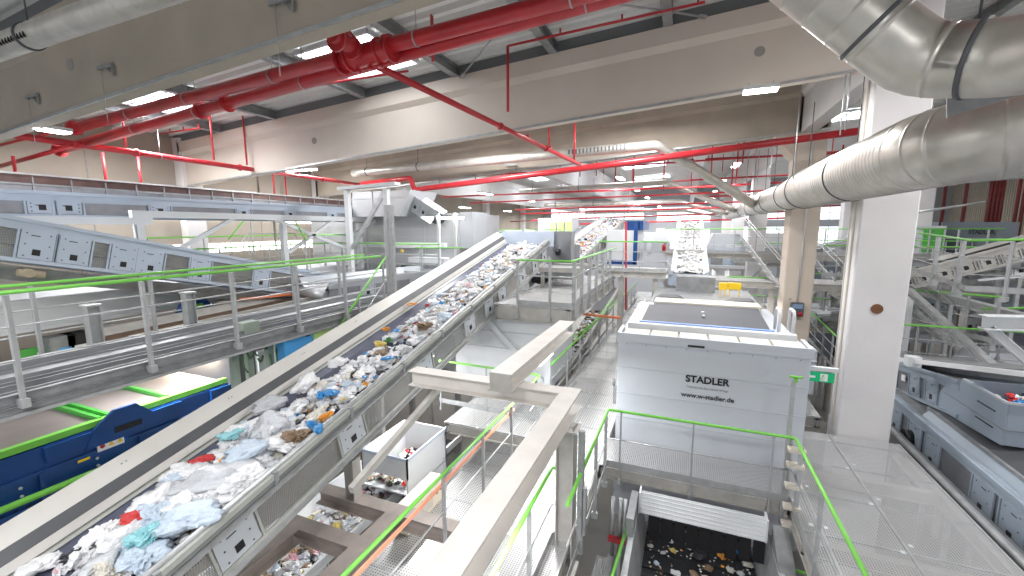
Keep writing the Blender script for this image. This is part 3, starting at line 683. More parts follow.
# second machine behind it
t=thing('screening_machine','low dark grey machine with sloping lids, directly behind the white cabinet machine','machine',(.6,15,2.6))
m=MB();m.box(-.95,2.1,13.6,17,2.6,6.42);m.build('machine_body',GALD,t,.02)
for x0,x1 in ((-.85,.05),(1.2,2.05)):
    m=MB();m.add([(x0,13.7,6.42),(x1,13.7,6.42),(x1,14.5,6.42),(x0,14.5,6.42),(x0+.2,13.8,6.56),(x1-.2,13.8,6.56),(x1-.2,14.4,6.56),(x0+.2,14.4,6.56)],[(0,1,5,4),(1,2,6,5),(2,3,7,6),(3,0,4,7),(4,5,6,7),(3,2,1,0)]);m.build('lid',DGREY,t)
m=MB();m.box(-.25,1.0,16.1,16.8,6.42,6.95);m.build('hopper_box',GALD,t)
# ================================================================ THE BELT PIT
t=thing('pit_conveyor','black ribbed belt strewn with scraps in the pit below the green guard rail','conveyor',(.5,5,2.6))
m=MB()
y=2.6
while y<7.9:
    m.box(-.42,1.36,y,y+.40,2.86,2.93+.0);m.box(-.42,1.36,y+.36,y+.44,2.86,2.965);y+=.44
for x in (-.1,.3,.7,1.1):m.box(x-.03,x+.03,2.6,7.9,2.86,2.955)
m.build('ribbed_belt',RUB,t)
for s,x in ((-1,-.42),(1,1.36)):
    m=MB();m.quad((x,2.6,2.9),(x,7.9,2.9),(x+s*.14,7.9,3.65),(x+s*.14,2.6,3.65),.02*s);m.box(x+s*.13,x+s*.22,2.6,7.5,3.6,3.68);m.build('side_wall',GALV,t)
m=MB()
for k in range(9):
    x=-.35+k*.2;m.box(x,x+.17,7.25,7.26,3.25+.03*(k%3),3.75)
m.build('rubber_curtain',BLK,t)
t=thing('pit_hood','pale ribbed steel hood over the belt in the pit','hood',(.5,7.2,3.7))
m=MB();m.quad((-.5,7.2,3.74),(1.40,7.2,3.74),(1.42,7.34,4.08),(-.52,7.34,4.08),.02)
for k in range(6):
    f=(k+.5)/6;m.box(-.51,1.40,7.18+.14*f-.010,7.20+.14*f,3.74+.34*f-.006,3.74+.34*f+.006)
m.box(-.54,-.51,7.2,7.45,3.72,4.1);m.box(1.40,1.43,7.2,7.45,3.72,4.1);m.build('hood_shell',WPAINT,t)
t=thing('pit_cheek','thick pale steel cheek post right of the belt in the pit','post',(1.6,7,2.6))
m=MB();m.add([(1.50,5.7,2.6),(1.72,5.7,2.6),(1.72,7.3,2.6),(1.5,7.3,2.6),(1.50,5.7,3.2),(1.72,5.7,3.2),(1.72,7.3,4.0),(1.5,7.3,4.0)],[(0,3,2,1),(4,5,6,7),(0,1,5,4),(1,2,6,5),(2,3,7,6),(3,0,4,7)]);m.build('cheek_plate',GALD,t)
t=thing('pit_drive','upright drive unit with rods and a red bar left of the belt in the pit','drive unit',(-.6,6.8,2.6))
m=MB();m.box(-.68,-.56,6.6,7.4,2.6,4.0);m.build('column',GALD,t)
for x in (-.95,-.82,-.74):
    m=MB();m.tube([(x,7.0,2.6),(x,7.0,4.05)],.035,8);m.build('rod',GALV,t)
m=MB();m.box(-1.0,-.6,6.85,6.92,3.3,3.38);m.build('red_bar',RED,t)
m=MB();m.box(-1.0,-.62,6.3,7.0,2.62,2.95);m.box(-.98,-.7,5.7,6.2,2.6,2.8);m.build('motor_housing',GALD,t)
# ================================================================ RIGHT HAND CONVEYORS
t,M,L=conveyor('grey conveyor running low along the right edge of the walkway, just beyond the kerb',(5.25,2.8,4.62),(5.25,13.2,4.62),1.1,-1,plates=(3.9,5.35,6.05,7.6,8.3,9.2),h=.70,sm=MGREY,bm=GALD,mesh=mat('grey_smoked_panel',(.20,.21,.23),.35,0,.2,3),pw=.48,top=.12)
t['label']='blue-grey conveyor running low along the right edge of the walkway, just beyond the kerb'
m=MB(M);m.box(-.585,-.58,4.35,4.7,-.38,-.25);m.build('number_plate',WHT,t)
text('plate_lettering','M401-100',.062,BLK,t,(4.663,2.8+4.525,4.305),(PI/2,0,-PI/2))
m=MB();m.tube([(4.55,11.2,4.2),(4.68,11.2,4.2)],.16,20);m.tube([(4.5,11.2,4.2),(4.56,11.2,4.2)],.07,14);m.build('drive_drum',BLK,t)
t=thing('feed_chute','narrow blue-grey sloping side sheet between the low conveyor and the hopper, right edge','chute',(5.2,8,4.6))
m=MB();m.quad((4.80,5.0,4.56),(4.80,11.4,4.56),(5.0,11.4,4.78),(5.0,5.,4.78),.02);m.build('sloping_side',MGREY,t)
m=MB();m.box(5.0,5.05,5.,11.5,4.72,4.84);m.build('upper_flange',GALD,t)
m=MB();m.quad((5.05,5.0,4.80),(5.05,11.4,4.80),(5.5,11.4,4.90),(5.5,5.,4.90),.02);m.build('inner_sheet',DGREY,t)
h=at(966,378,'x',5.2);h2=at(1008,402,'x',5.2);hz=5.73
t=thing('hopper','tall blue-grey steel hopper full of scraps at the right edge of the picture','hopper',(5.9,9.5,4.8))
Y1,Y0=h.y,h2.y
m=MB()
pts=[(Y0,4.95),(10.48,4.88),(11.76,4.80),(11.5,5.25),(11.15,5.58),(Y1,hz),(Y0,hz)];k=len(pts)
for x in (5.2,6.9):
    m.add([(x,y,z) for y,z in pts]+[(x+.025,y,z) for y,z in pts],[tuple(range(k)),tuple(range(2*k-1,k-1,-1))]+[(i,i+k,(i+1)%k+k,(i+1)%k) for i in range(k)])
m.box(5.23,6.89,Y0+.002,Y0+.03,4.955,hz-.002);m.box(5.23,6.89,Y1-.03,Y1-.002,5.2,hz-.002);m.box(5.23,6.89,Y0+.04,Y1-.04,hz-.45,hz-.42);m.build('hopper_shell',MGREY,t)
m=MB();m.box(5.16,5.198,Y0-.002,Y1,hz-.03,hz+.01);m.box(5.16,6.9,Y0-.04,Y0-.004,hz-.03,hz+.01);m.build('rim',GREY,t)
for z in (hz-.28,hz-.58):
    m=MB();m.box(5.185,5.2,Y0+.25,Y0+.75,z,z+.015);m.build('slot',BLK,t)
m=MB();m.box(5.19,5.2,Y0,Y1+.7,hz-.51,hz-.495);m.box(5.19,6.9,Y0-.01,Y0,hz-.51,hz-.495);m.build('panel_seam',GALD,t)
m=MB();m.tube([(5.45,Y0-.3,4.92),(6.9,Y0-.3,4.92)],.06,12);m.box(5.4,6.9,Y0-.5,Y0-.1,4.72,4.84);m.build('roller_bar',GALV,t)
t,M,L=conveyor('blue-grey conveyor sloping down from the hopper behind the big column',(5.75,10.9,5.52),(5.75,17.5,4.52),1.1,-1,plates=(1.0,1.75,2.9),h=.62,sm=MGREY,bm=GALD,mesh=MATS['grey_smoked_panel'],legs=(3.2,5.5),pw=.42,top=.12)
m=MB(M);m.box(-.585,-.58,2.15,2.35,-.3,-.15);m.build('number_plate',WHT,t)
a=at(882,358,'x',5.0);b=at(1030,374,'x',5.0)
t=thing('guide_pipe','long white square pipe lying across behind the big column above the blue-grey conveyor','pipe',tuple(a))
a=at(870,356,'y',13);b=at(1040,376,'y',9.5)
m=MB();m.bar(a,b,.09,.09);m.build('pipe_run',WHT,t);q=a+(b-a)*.34;m=MB();m.bar(q-Vector((.12,0,0)),q+Vector((.12,0,0)),.2,.22);m.build('bracket',WPAINT,t)
t=thing('worn_belt','wide worn grey conveyor belt behind the white square pipe at the right','conveyor',(7,13,5))
m=MB();A=at(872,352,'y',16);B=at(1060,372,'y',11);m.bar(A+Vector((0,.3,-.12)),B+Vector((0,.3,-.12)),1.4,.12);m.build('belt',GALD,t);m=MB();m.bar(A+Vector((0,-.4,-.15)),B+Vector((0,-.4,-.15)),.05,.26);m.build('side_frame',GALV,t)
# steel structure behind
def beam(label,p,q,w=.2,h=.24,kind='i',m_=ZINC,name='steel_beam',group=None,up=(0,0,1)):
    m=MB();(m.ibeam if kind=='i' else m.bar)(p,q,w,h,up=up);o=m.build(name,m_);return tag(o,label,'beam',group)
beam('long galvanised beam receding towards the big column in the right background',at(903,286,'x',7.),at(1060,329,'x',7.),m_=GALV)
beam('diagonal galvanised brace falling from the receding beam to the worn belt',at(908,290,'y',16.),at(992,366,'y',13.),.16,.16,m_=GALV)
beam('short heavy white beam end at the right edge above the hopper',at(982,322,'y',10.5),at(1060,324,'y',10.5),.25,.26,m_=WPAINT)
beam('brace under the short heavy white beam at the right edge',at(990,328,'y',10.5),at(1040,372,'y',10.5),.14,.14,m_=WPAINT)
beam('long dark cross beam in the right background carrying the railing',at(903,263,'y',17),at(1060,266,'y',17),.2,.22,m_=GALD)
beam('second dark cross beam lower in the right background',at(903,318,'y',20),at(962,322,'y',20),.25,.5,m_=GALV)
def sloped_conv(label,a,b,Y,W=.8,n=6,h=.35,Y2=None,mm=ZINC,**k):
    A=at(*a,'y',Y);B=at(*b,'y',Y2 or Y);return conveyor(label,A,B,W,1,plates=[(i+.6)*((B-A).length/(n+.2)) for i in range(n)],h=h,sm=mm,pw=.34,mesh=MATS['perforated_sheet_across'],**k)
sloped_conv('inclined conveyor rising to the right edge in the right background, above the railing',(903,274),(1060,233),17.,n=7,h=.42,legs=(1,4,))
sloped_conv('lower inclined conveyor behind the railing in the right background',(905,292),(1000,262),20,n=4,h=.35,mm=GALD)
sloped_conv('dark flat conveyor with a black belt in the right background',(905,300),(1060,292),19,n=4,h=.35,mm=MGREY)
railing('railing on the dark cross beam in the right background, posts tall and grey',[at(905,268,'y',16.5),at(965,291,'y',12.3),at(1050,296,'y',11.5)],[(0,.55),(0,.9),(1,.5)],rg=GREEN,pw=.09,mid=(.33,.66))
railing('green handrails between the column and the diagonal brace in the right background',[at(905,322,'y',18),at(1000,345,'y',13)],[(0,.1),(0,.4),(0,.7),(0,.95)])
railing('green handrail at the foot of the diagonal brace in the right background',[at(975,352,'y',14),at(1060,356,'y',13)],[(0,.3),(0,.7)])
t=thing('grey_container','long grey container machine with dark lettering in the far right background','container',(12,27,7.5))
a=at(943,222,'y',27);b=at(1020,222,'y',24);c=at(1020,262,'y',24)
m=MB();m.add([(a.x,a.y,5.5),(b.x,b.y,5.5),(b.x+.6,b.y+3,5.5),(a.x+.8,a.y+3,5.5),(a.x,a.y,a.z),(b.x,b.y,b.z),(b.x+.6,b.y+3,b.z),(a.x+.8,a.y+3,a.z)],[(0,3,2,1),(4,5,6,7),(0,1,5,4),(1,2,6,5),(2,3,7,6),(3,0,4,7)]);m.build('container_body',mat('slate_grey_paint',(.13,.155,.18),.5,0,.06,1),t)
q=at(980,232,'y',25.3);ang=math.atan2(b.y-a.y,b.x-a.x)
text('lettering','STADLER',.26,BLK,t,(q.x,q.y-.08,q.z),(PI/2,0,ang),bold=.01)
t=thing('green_gate_unit','small white unit with bright green doors beside the grey container','machine',tuple(at(920,245,'y',26)))
q=at(913,226,'y',26);q2=at(943,254,'y',26);m=MB();m.box(q.x,q2.x,26,26.6,q2.z,q.z);m.build('unit_body',WPAINT,t)
for a0,a1 in ((924,930),(934,941)):
    u=at(a0,229,'y',25.96);v=at(a1,252,'y',25.96);m=MB();m.box(u.x,v.x,25.94,25.98,v.z,u.z);m.build('door',GRNP,t)
GVV='thick red riser pipes on the right wall'
for i in range(8):
    px=(941,962,986,990,994,998,1014,1020)[i];q=at(px,222,'y',27.5);pipe('thick dark red riser pipe before the beige sheet wall at the far right',[(q.x,27.5,5),(q.x,27.5,13.5)],.075,group=GVV,m_=REDD,n=10)
for px0,py0,px1,py1,Y in ((905,187,1040,176,23),(905,214,985,202,23)):
    A=at(px0,py0,'y',Y);B=at(px1,py1,'y',Y);pipe('pale conduit running along before the red risers at y %d'%0 if 0 else ('pale upper conduit before the red risers' if py0<200 else 'pale lower conduit before the red risers'),[A,B],.05,m_=GALV,name='conduit')
# ================================================================ LEFT SIDE
Zl=6.8
t=thing('service_walkway','raised grey walkway with ribbed side channels along the left, between conveyor and blue machine','walkway',(-8,0,Zl))
m=MB();m.add([(-8.6,.3,Zl-.02),(-7.05,.3,Zl-.02),(-7.05,9.2,Zl-.02),(-8.6,9.2,Zl-.02)],[(0,1,2,3)])
for x,h_ in ((-8.45,.10),(-8.15,.05),(-7.85,.12),(-7.55,.05),(-7.3,.07),(-7.08,.05)):m.box(x,x+.03,.3,9.2,Zl-.02,Zl+h_)
m.build('ribbed_deck',mat('walkway_steel',(.30,.31,.32),.45,.4,.25,3),t)
for x,w_,z_ in ((-8.3,.22,.13),(-7.72,.24,.09)):
    m=MB();m.box(x-w_/2,x+w_/2,.3,9.2,Zl,Zl+z_);m.build('cable_tray',mat('tray_steel',(.40,.41,.43),.4,.4,.15,3),t)
for z,h in ((Zl-.03,.13),(Zl-.17,.13)):
    m=MB();m.chan((-7.02,.3,z),(-7.02,9.2,z),.06,h,.012,1);m.build('side_channel',GALD,t)
m=MB();m.chan((-8.62,.3,Zl-.06),(-8.62,9.2,Zl-.06),.05,.20,.012,1);m.build('far_channel',GALV,t)
m=MB();y=.5
while y<9:m.ibeam((-8.6,y,Zl-.16),(-7.0,y,Zl-.16),.1,.16);y+=1.5
m.build('support_beam',GALD,t)
m=MB()
for k in range(90):m.box(-6.955,-6.95,.3+k*.1,.34+k*.1,Zl-.235,Zl-.215)
m.box(-6.99,-6.955,.3,9.2,Zl-.24,Zl-.20);m.build('drilled_strip',GALV,t)
for y in (.8,8.6):
    for x in (-8.5,-7.2):m=MB();m.bar((x,y,0),(x,y,Zl-.36),.12,.12);m.build('support_post',ZINC,t)
railing('nearer green handrail of the raised walkway, its posts in front of the channels',[(-6.92,.6,Zl),(-6.92,8.5,Zl)],[(0,(y-.6)/7.9) for y in (2.22,3.5,4.76,6.02,7.28)],h=1.2,toe=False,mid=(.36,.68),pw=.07,drop=.12)
railing('farther green handrail of the raised walkway on the left',[(-8.55,.6,Zl),(-8.55,9.8,Zl)],[(0,(y-.6)/9.2) for y in (3.0,4.45,5.9,7.35,8.8)],h=1.12,toe=False,mid=(.36,.68),pw=.07)
A=Vector((-6.95,8.72,6.85));railing('green stair handrail dropping from the raised walkway behind the huge conveyor',[A,Vector((-6.95,6.9,5.3))],[(0,.05),(0,.55)],h=1.1,toe=False)
t=thing('guide_rod','thin galvanised pipe with a box end below the raised walkway at the left','pipe',(-7,2,6))
a=at(-10,407,'x',-7.3);b=at(250,342,'x',-7.3);m=MB();m.tube([a,b],.025,8);m.tube([a+Vector((0,0,-.08)),b+Vector((0,0,-.08))],.02,8);m.build('pipe_run',GALV,t)
# blue ballistic machine
t=thing('ballistic_separator','blue ballistic separator with green edged screen decks at the lower left','machine',(-11,4,3))
zD=5.5
m=MB();m.box(-12.2,-9.02,.2,6.1,3.2,4.9);m.build('lower_frame',BLUE,t)
m=MB();m.box(-9.05,-9.0,.2,5.9,4.9,5.38);m.box(-12.2,-12.15,.2,5.9,4.9,5.38);m.box(-12.2,-9.,5.86,5.9,4.9,5.38)
for k in range(5):m.box(-9.0,-8.94,.5+k*1.25,1.2+k*1.25,5.12,5.36)
m.box(-9.0,-8.95,.2,5.9,4.98,5.03);m.box(-9.0,-8.96,.2,5.9,4.50,4.54)
m.build('deck_trough',BLUE,t)
for k in range(4):
    m=MB();y=1.6+k*1.3;m.box(-8.99,-8.93,y,y+.05,4.55,5.0);m.build('stiffener',BLUE,t)
m=MB();
for k in range(6):
    y=.9+k*.9
    for z in (4.75,4.88):m.tube([(-8.99,y,z),(-8.965,y,z)],.022,8)
m.build('bolt',WPAINT,t)
m=MB();vs=[(-8.97,3.45,5.1),(-8.97,4.55,5.1),(-8.97,4.5,5.3),(-8.97,4.2,5.62),(-8.97,3.88,5.62),(-8.97,3.6,5.4)]
m.add(vs+[(v[0]+.06,v[1],v[2]) for v in vs],[(5,4,3,2,1,0),(6,7,8,9,10,11)]+[(i,(i+1)%6,(i+1)%6+6,i+6) for i in range(6)]);m.build('hinge_cheek',BLUE,t)
m=MB();m.box(-8.905,-8.90,3.85,4.25,5.22,5.32);m.build('cheek_slot',BLK,t)
decks=((.2,2.35),(2.62,3.72),(3.98,4.75),(4.9,5.85))
for y0_,y1_ in decks:
    m=MB();m.box(-12.0,-9.15,y0_,y1_,zD-.12,zD-.05);m.build('screen_mat',SCRN,t)
for y in (2.4,2.52,3.76,3.9,4.8):
    m=MB();m.box(-12.05,-9.1,y-.03,y+.03,zD-.10,zD+.02);m.build('cross_strip',GRNP,t)
m=MB();m.box(-9.13,-9.02,.2,5.9,zD-.10,zD+.0);m.box(-12.1,-12.0,.2,5.9,zD-.16,zD+.02);m.build('green_edge',mat('bright_green_paint',(.20,.60,.08),.4),t)
m=MB();m.box(-8.935,-8.925,3.60,3.97,4.99,5.15);o=m.build('warning_label',WHT,t)
m=MB()
for y in (3.79,3.91):m.add([(-8.922,y-.045,5.03),(-8.922,y+.045,5.03),(-8.922,y,5.11)],[(0,1,2)])
m.build('warning_triangle',YEL,o)
m=MB();m.tube([(-8.926,3.67,5.07),(-8.92,3.67,5.07)],.035,16);m.build('stop_symbol',RED,o)
m=MB();m.box(-8.955,-8.945,3.35,3.5,4.93,4.97);m.build('yellow_label',YEL,t)
for y in (2.2,4.75):
    m=MB();m.tube([(-8.96,y,4.62),(-8.948,y,4.62)],.04,12);m.build('yellow_disc',YEL,t)
m=MB();m.tube([(-8.88,.2,4.71),(-8.88,5.6,4.71)],.05,12);m.build('green_pipe',MATS['bright_green_paint'],t)
m=MB();m.tube([(-8.95,4.95,4.98),(-8.9,4.95,4.98)],.05,12);m.build('red_knob',RED,t)
for z,x,y0_,y1_ in ((3.6,-8.98,.3,5.8),):
    m=MB()
    for i in range(26):
        for j in range(4):m.box(-9.025,-9.01,.5+i*.14,.55+i*.14,4.1+j*.13,4.16+j*.13)
    m.build('hole_pattern',BLK,t)
t=thing('machine_lamp','glowing work lamp inside the dark housing at the end of the green edged screen decks','lamp',(-10.6,6.0,5.5))
m=MB();m.box(-11.4,-9.9,6.22,6.28,5.85,5.92);m.build('diffuser',LAMP,t)
ld=bpy.data.lights.new('lamp_light','AREA');ld.shape='RECTANGLE';ld.energy=60;ld.size=1.4;ld.size_y=.12;ld.color=(1,.85,.6);o=bpy.data.objects.new('lamp_light',ld);C.objects.link(o);o.parent=t;o.location=(-.1,.2,.34)
t=thing('machine_housing','dark grey machine housing with open mouth beyond the screen decks','machine',(-10.5,6.5,4))
m=MB();m.box(-12.2,-9.0,6.35,8.4,3.4,6.35);m.box(-9.0,-8.86,6.0,8.4,3.4,6.4);m.box(-12.2,-9,6.0,6.35,6.0,6.35);m.build('housing_body',mat('anthracite_paint',(.13,.13,.14),.45,0,.1,2),t)
m=MB();m.box(-8.86,-8.74,6.45,6.9,5.1,5.95);m.build('switch_box',WPAINT,t);m=MB();m.box(-8.86,-8.84,6.5,6.95,4.7,4.9);m.build('number_plate',WHT,t)
text('plate_lettering','L-01',.13,BLK,t,(-8.835,6.72,4.8),(PI/2,0,PI/2))
# sorting machine with blue lit panel
t=thing('optical_sorter','light blue and lime sorter panels with black lettering behind the huge conveyor','machine',(-7.8,6.6,4.6))
XP=-7.06;A_=at(283,331,'x',XP);B_=at(312,325,'x',XP);C2=at(328,320,'x',XP);zt2=A_.z
m=MB();m.box(XP-.2,XP,A_.y,B_.y,5.3,zt2);m.build('blue_panel',BLUEL,t)
m=MB();m.box(XP-.2,XP,B_.y+.02,C2.y+.3,5.3,zt2);m.build('lime_panel',mat('lime_panel',(.62,.86,.30),.4),t)
m=MB();m.box(XP-.22,XP+.02,A_.y-.02,C2.y+.32,zt2,zt2+.04);m.build('top_trim',BLUE,t)
LW=B_.y-A_.y
text('lettering','STEINERT',LW*.17,BLK,t,(XP+.004,A_.y+LW*.38,zt2-.17),(PI/2,0,PI/2),bold=.002)
m=MB();y=A_.y+LW*.82;m.box(XP,XP+.006,y-LW*.08,y+LW*.08,zt2-.24,zt2-.07);m.build('logo_square',BLK,t)
m=MB();m.box(XP+.004,XP+.010,y-LW*.04,y-LW*.01,zt2-.21,zt2-.10);m.box(XP+.004,XP+.010,y+LW*.01,y+LW*.045,zt2-.21,zt2-.15);m.build('logo_marks',WHT,t)
# pale green steel posts and hoses
t=thing('junction_post','cluster of pale green posts with cables and a box, left of the blue panel','post',(-8,5.6,4.5))
for px,x in ((232,-7.5),(247,-7.6),(268,-7.4),(276,-7.7)):
    q=at(px,340,'x',x);m=MB();m.bar((x,q.y,4.6),(x,q.y,q.z+.12),.10,.12);m.build('post',mat('sage_paint',(.36,.43,.36),.5,0,.15,4),t)
q=at(248,332,'x',-7.3);m=MB();m.box(-7.45,-7.25,q.y-.1,q.y+.2,q.z-.12,q.z+.18);m.build('terminal_box',MATS['sage_paint'],t)
m=MB()
for k in range(9):
    a=at(228+k*6,345+R_.uniform(-6,14),'x',-7.35);b=at(238+k*5,352+R_.uniform(-14,22),'x',-7.35);c=(a+b)/2+Vector((0,0,-.12));m.tube(path([a,c,b],.1,3),.018,6)
m.build('cable_bundle',mat('dark_green_cable',(.10,.18,.08),.5),t)
# upper conveyors at the left
t,M,L=conveyor('level blue-grey conveyor high at the left, just above the falling conveyor',(-12.6,.2,9.33),(-12.6,15.5,9.33),1.2,1,plates=(4.35,4.75,6.45,8.6,10.2,12.),h=.42,sm=BGREY,mesh=mat('grey_guard_panel',(.30,.30,.33),.5,0,.2,6),top=.10,legz=4)
t,M,L=conveyor('blue-grey conveyor falling away at the left, large plates along its side',(-11.6,1.2,9.38),(-11.6,12.6,6.55),1.2,1,plates=(2.98,3.5,4.3,4.8,5.85,7.5,9.4,10.9),h=.62,sm=BGREY,bm=DGREY,mesh=MATS['perforated_sheet'],top=.16,pw=.46,legs=())
m=MB(M);m.quad((.6,2.3,-.7),(.6,9.5,-.7),(.35,9.5,-.95),(.35,2.3,-.95),.02);m.build('bottom_pan',GALD,t)
m=MB(M);m.tube([(.5,2.9,-.80),(.75,2.9,-.80)],.08,16);m.tube([(.6,2.8,-.80),(.6,3.15,-.80)],.065,14);m.build('gear_motor',mat('ochre_motor',(.50,.42,.30),.5,0,.3,4),t)
t,M,L=conveyor('dark rusty covered conveyor along the left wall, above the level grey conveyor',(-15.2,.5,9.95),(-15.2,17,9.85),1.3,1,plates=(),h=.45,sm=mat('rusty_brown_paint',(.16,.09,.08),.6,0,.4,4),mesh=MATS['grey_guard_panel'],top=.05)
m=MB(M)
for k in range(24):m.box(.66,.70,k*.7,k*.7+.03,-.40,.02)
m.box(.66,.70,0,16.5,-.20,-.17);m.build('cover_rib',GALD,t)
m=MB(M);m.box(.64,.74,0,16.5,.03,.07);m.build('top_edge',GALV,t)
t=thing('steel_trestle','white steel trestle with slanted braces carrying the level conveyor on the left','steel frame',(-11.5,6,4))
m=MB();m.bar((-11.75,1,8.85),(-11.75,6.3,8.86),.12,.16);m.build('long_beam',WPAINT,t)
m=MB();m.bar((-11.75,5.9,9.02),(-11.75,14.,9.0),.12,.16);m.build('long_beam',WPAINT,t)
for y in (6.05,9.9,13.3):
    m=MB();m.bar((-11.78,y,4.),(-11.78,y,8.85),.16,.16);m.build('post',WPAINT,t)
for a,b in (((-11.75,4.1,8.8),(-11.75,5.6,8.0)),((-11.75,8.3,8.95),(-11.75,6.3,7.9)),((-11.75,9.6,8.95),(-11.75,12.6,7.9)),((-11.75,12.,8.95),(-11.75,10.,7.9)),((-11.75,14.2,8.95),(-11.75,12.6,8.3))):
    m=MB();m.bar(a,b,.09,.10);m.build('diagonal_brace',WPAINT,t)
# pale level conveyors and green fenced deck behind the raised walkway
t,M,L=conveyor('long pale conveyor passing level behind the raised walkway at the left',(-13.2,1.,7.05),(-13.2,15,7.05),1.6,1,plates=(),h=.45,sm=WPAINT,bm=WPAINT,mesh=WPAINT,top=.2,legs=(3,7,11))
t,M,L=conveyor('lower brown sided conveyor behind the raised walkway at the left',(-10.6,4.7,6.42),(-10.6,10.5,6.55),1.3,1,plates=(),h=.35,sm=ZINC,bm=mat('brown_belt',(.20,.13,.09),.6,0,.3,3),mesh=GALD,top=.2,legs=(6.5,))
t,M,L=conveyor('wide grey empty conveyor crossing behind the walkway rails toward the grey machine',(-9.9,9.2,6.95),(-8.2,15,7.),1.7,1,plates=(1.2,3.,4.8),h=.4,sm=GREY,bm=GALV,top=.25,mesh=MATS['grey_guard_panel'])
railing('pale green railing of the deck behind the steep conveyor, left wall side',[(-15,5.5,7.3),(-15,13.5,7.3),(-12.6,13.5,7.3)],[(0,.1),(0,.3),(0,.5),(0,.7),(0,.9),(1,.5)],mid=(.5,))
railing('second pale green railing of the deck before the grey machine',[(-12.9,7.5,7.0),(-12.9,13,7.0),(-8,13,7.0)],[(0,.2),(0,.5),(0,.8),(1,.1),(1,.35),(1,.6),(1,.85)],mid=(.33,.66))
t=thing('green_door_panel','green panel with white letters below the walkway at the far left','panel',(-13,4.3,5.5))
a=at(18,365,'x',-12.4);b=at(56,330,'x',-12.4);m=MB();m.box(-12.5,-12.4,a.y,b.y,5.6,6.25);m.build('panel',GRNP,t)
text('lettering','STA',.2,mat('pale_green_print',(.45,.72,.38),.5),t,(-12.39,(a.y*.65+b.y*.35),5.95),(PI/2,0,PI/2));
m=MB();y=a.y*.25+b.y*.75;m.box(-12.395,-12.385,y-.18,y+.18,6.02,6.14);m.build('white_label',WHT,t)
for i,(px,c,lab) in enumerate(((62,GALD,'grey upright motor box right of the green panel with white letters'),(78,BLK,'black motor right of the green panel with white letters'),(97,MATS['sage_paint'],'sage round topped tank below the walkway'),(112,WHT,'white switch cabinet below the walkway, behind the channels'))):
    q=at(px,345,'x',-12.2);t=thing('drive_box',lab,'machine box',(-12.2,q.y,5.2));m=MB();m.box(-12.5,-12.1,q.y-.22,q.y+.22,5.0,6.45);m.build('box_body',c,t,.03)
    m=MB();m.box(-12.09,-12.08,q.y-.1,q.y+.1,5.9,6.2);m.build('front_plate',WPAINT if i%2 else BLUEL,t)
t=thing('guard_hoop','lime and blue guard hoop peeking over the walkway channels','guard',(-12,7.6,6.6))
q=at(196,312,'x',-11.9);m=MB();m.tube(path([q+Vector((0,-.5,-.1)),q+Vector((0,-.3,.28)),q+Vector((0,.25,.28)),q+Vector((0,.5,-.25))],.15,4),.07,10);m.build('blue_hoop',BLUE,t)
m=MB();m.box(-12.0,-11.94,q.y-.25,q.y+.3,q.z-.15,q.z+.2);m.build('lime_plate',MATS['bright_green_paint'],t)
m=MB();q=at(270,298,'x',-10.8);tag(m.bar(q+Vector((0,-.9,.1)),q+Vector((0,1.6,-.05)),.05,.06).build('cable_tray_edge',ORNG),'orange tray edge running below the plates of the steep conveyor','tray')
# grey machine behind
t=thing('sorting_cabin','large grey metal sorting machine with level panel seams behind the huge conveyor','machine',(-11.5,14,4))
m=MB();m.box(-15.2,-7.9,14.2,18,6.9,9.2);m.build('machine_body',mat('pale_metal_panel',(.52,.53,.55),.38,.35,.18,.8),t,.02)
m=MB();m.box(-13.,-8.4,14.0,14.2,7.9,8.1);m.box(-9.9,-8.3,13.8,14.2,7.35,7.55);m.build('ledge',WPAINT,t)
m=MB()
for z in (7.5,8.3,8.75):m.box(-15.2,-7.9,14.185,14.2,z,z+.03)
for x in (-14.2,-12.9,-12.2,-10.9,-9.4):m.box(x,x+.03,14.185,14.2,7.4,9.2)
m.build('panel_seam',GREY,t)
m=MB();m.box(-7.9,-7.35,14.3,15.5,7.9,9.25);m.build('end_box',GREY,t)
m=MB();m.add([(-13.2,14.15,6.9),(-8,14.15,6.9),(-8.6,14.15,5.9),(-12.6,14.15,5.9),(-13.2,17,6.9),(-8,17,6.9),(-8.6,17,5.9),(-12.6,17,5.9)],[(0,3,2,1),(4,5,6,7),(0,4,7,3),(1,2,6,5),(3,7,6,2)]);m.build('lower_hopper',WPAINT,t)
m=MB()
for px,py in ((395,269),(404,268)):
    q=at(px,py,'y',14.05);m.tube([(q.x,14.12,q.z),(q.x,13.98,q.z)],.13,16)
m.build('access_port',DGREY,t)
for x in (-15,-12.6,-10.4,-8.2):
    m=MB();m.bar((x,14.4,0),(x,14.4,6.9),.18,.18);m.build('leg',GALV,t)
t=thing('tube_lamp','glowing tube lamp on two pale posts along the top edge of the grey sorting machine','lamp',(-8.6,13.6,8.9))
q=at(440,218,'y',13.5);q2=at(463,218,'y',13.5)
m=MB();m.bar((q.x,13.5,q.z),(q2.x,13.5,q.z),.10,.07);m.build('diffuser',LAMP,t)
for x in (q.x-.1,q2.x-.35):
    m=MB();m.bar((x,13.55,6.9),(x,13.55,q.z+.18),.09,.09);m.build('post',WPAINT,t)
ld=bpy.data.lights.new('lamp_light','AREA');ld.energy=14;ld.shape='RECTANGLE';ld.size=1;ld.size_y=.1;o=bpy.data.objects.new('lamp_light',ld);C.objects.link(o);o.parent=t;o.location=(0,-.1,.2)
t=thing('feed_box','grey feed box under a roof plate on top of the grey sorting machine','hopper',(-11,13,9.2))
a=at(352,215,'y',13.2);b=at(352,188,'y',13.2);c=at(402,190,'y',13.2)
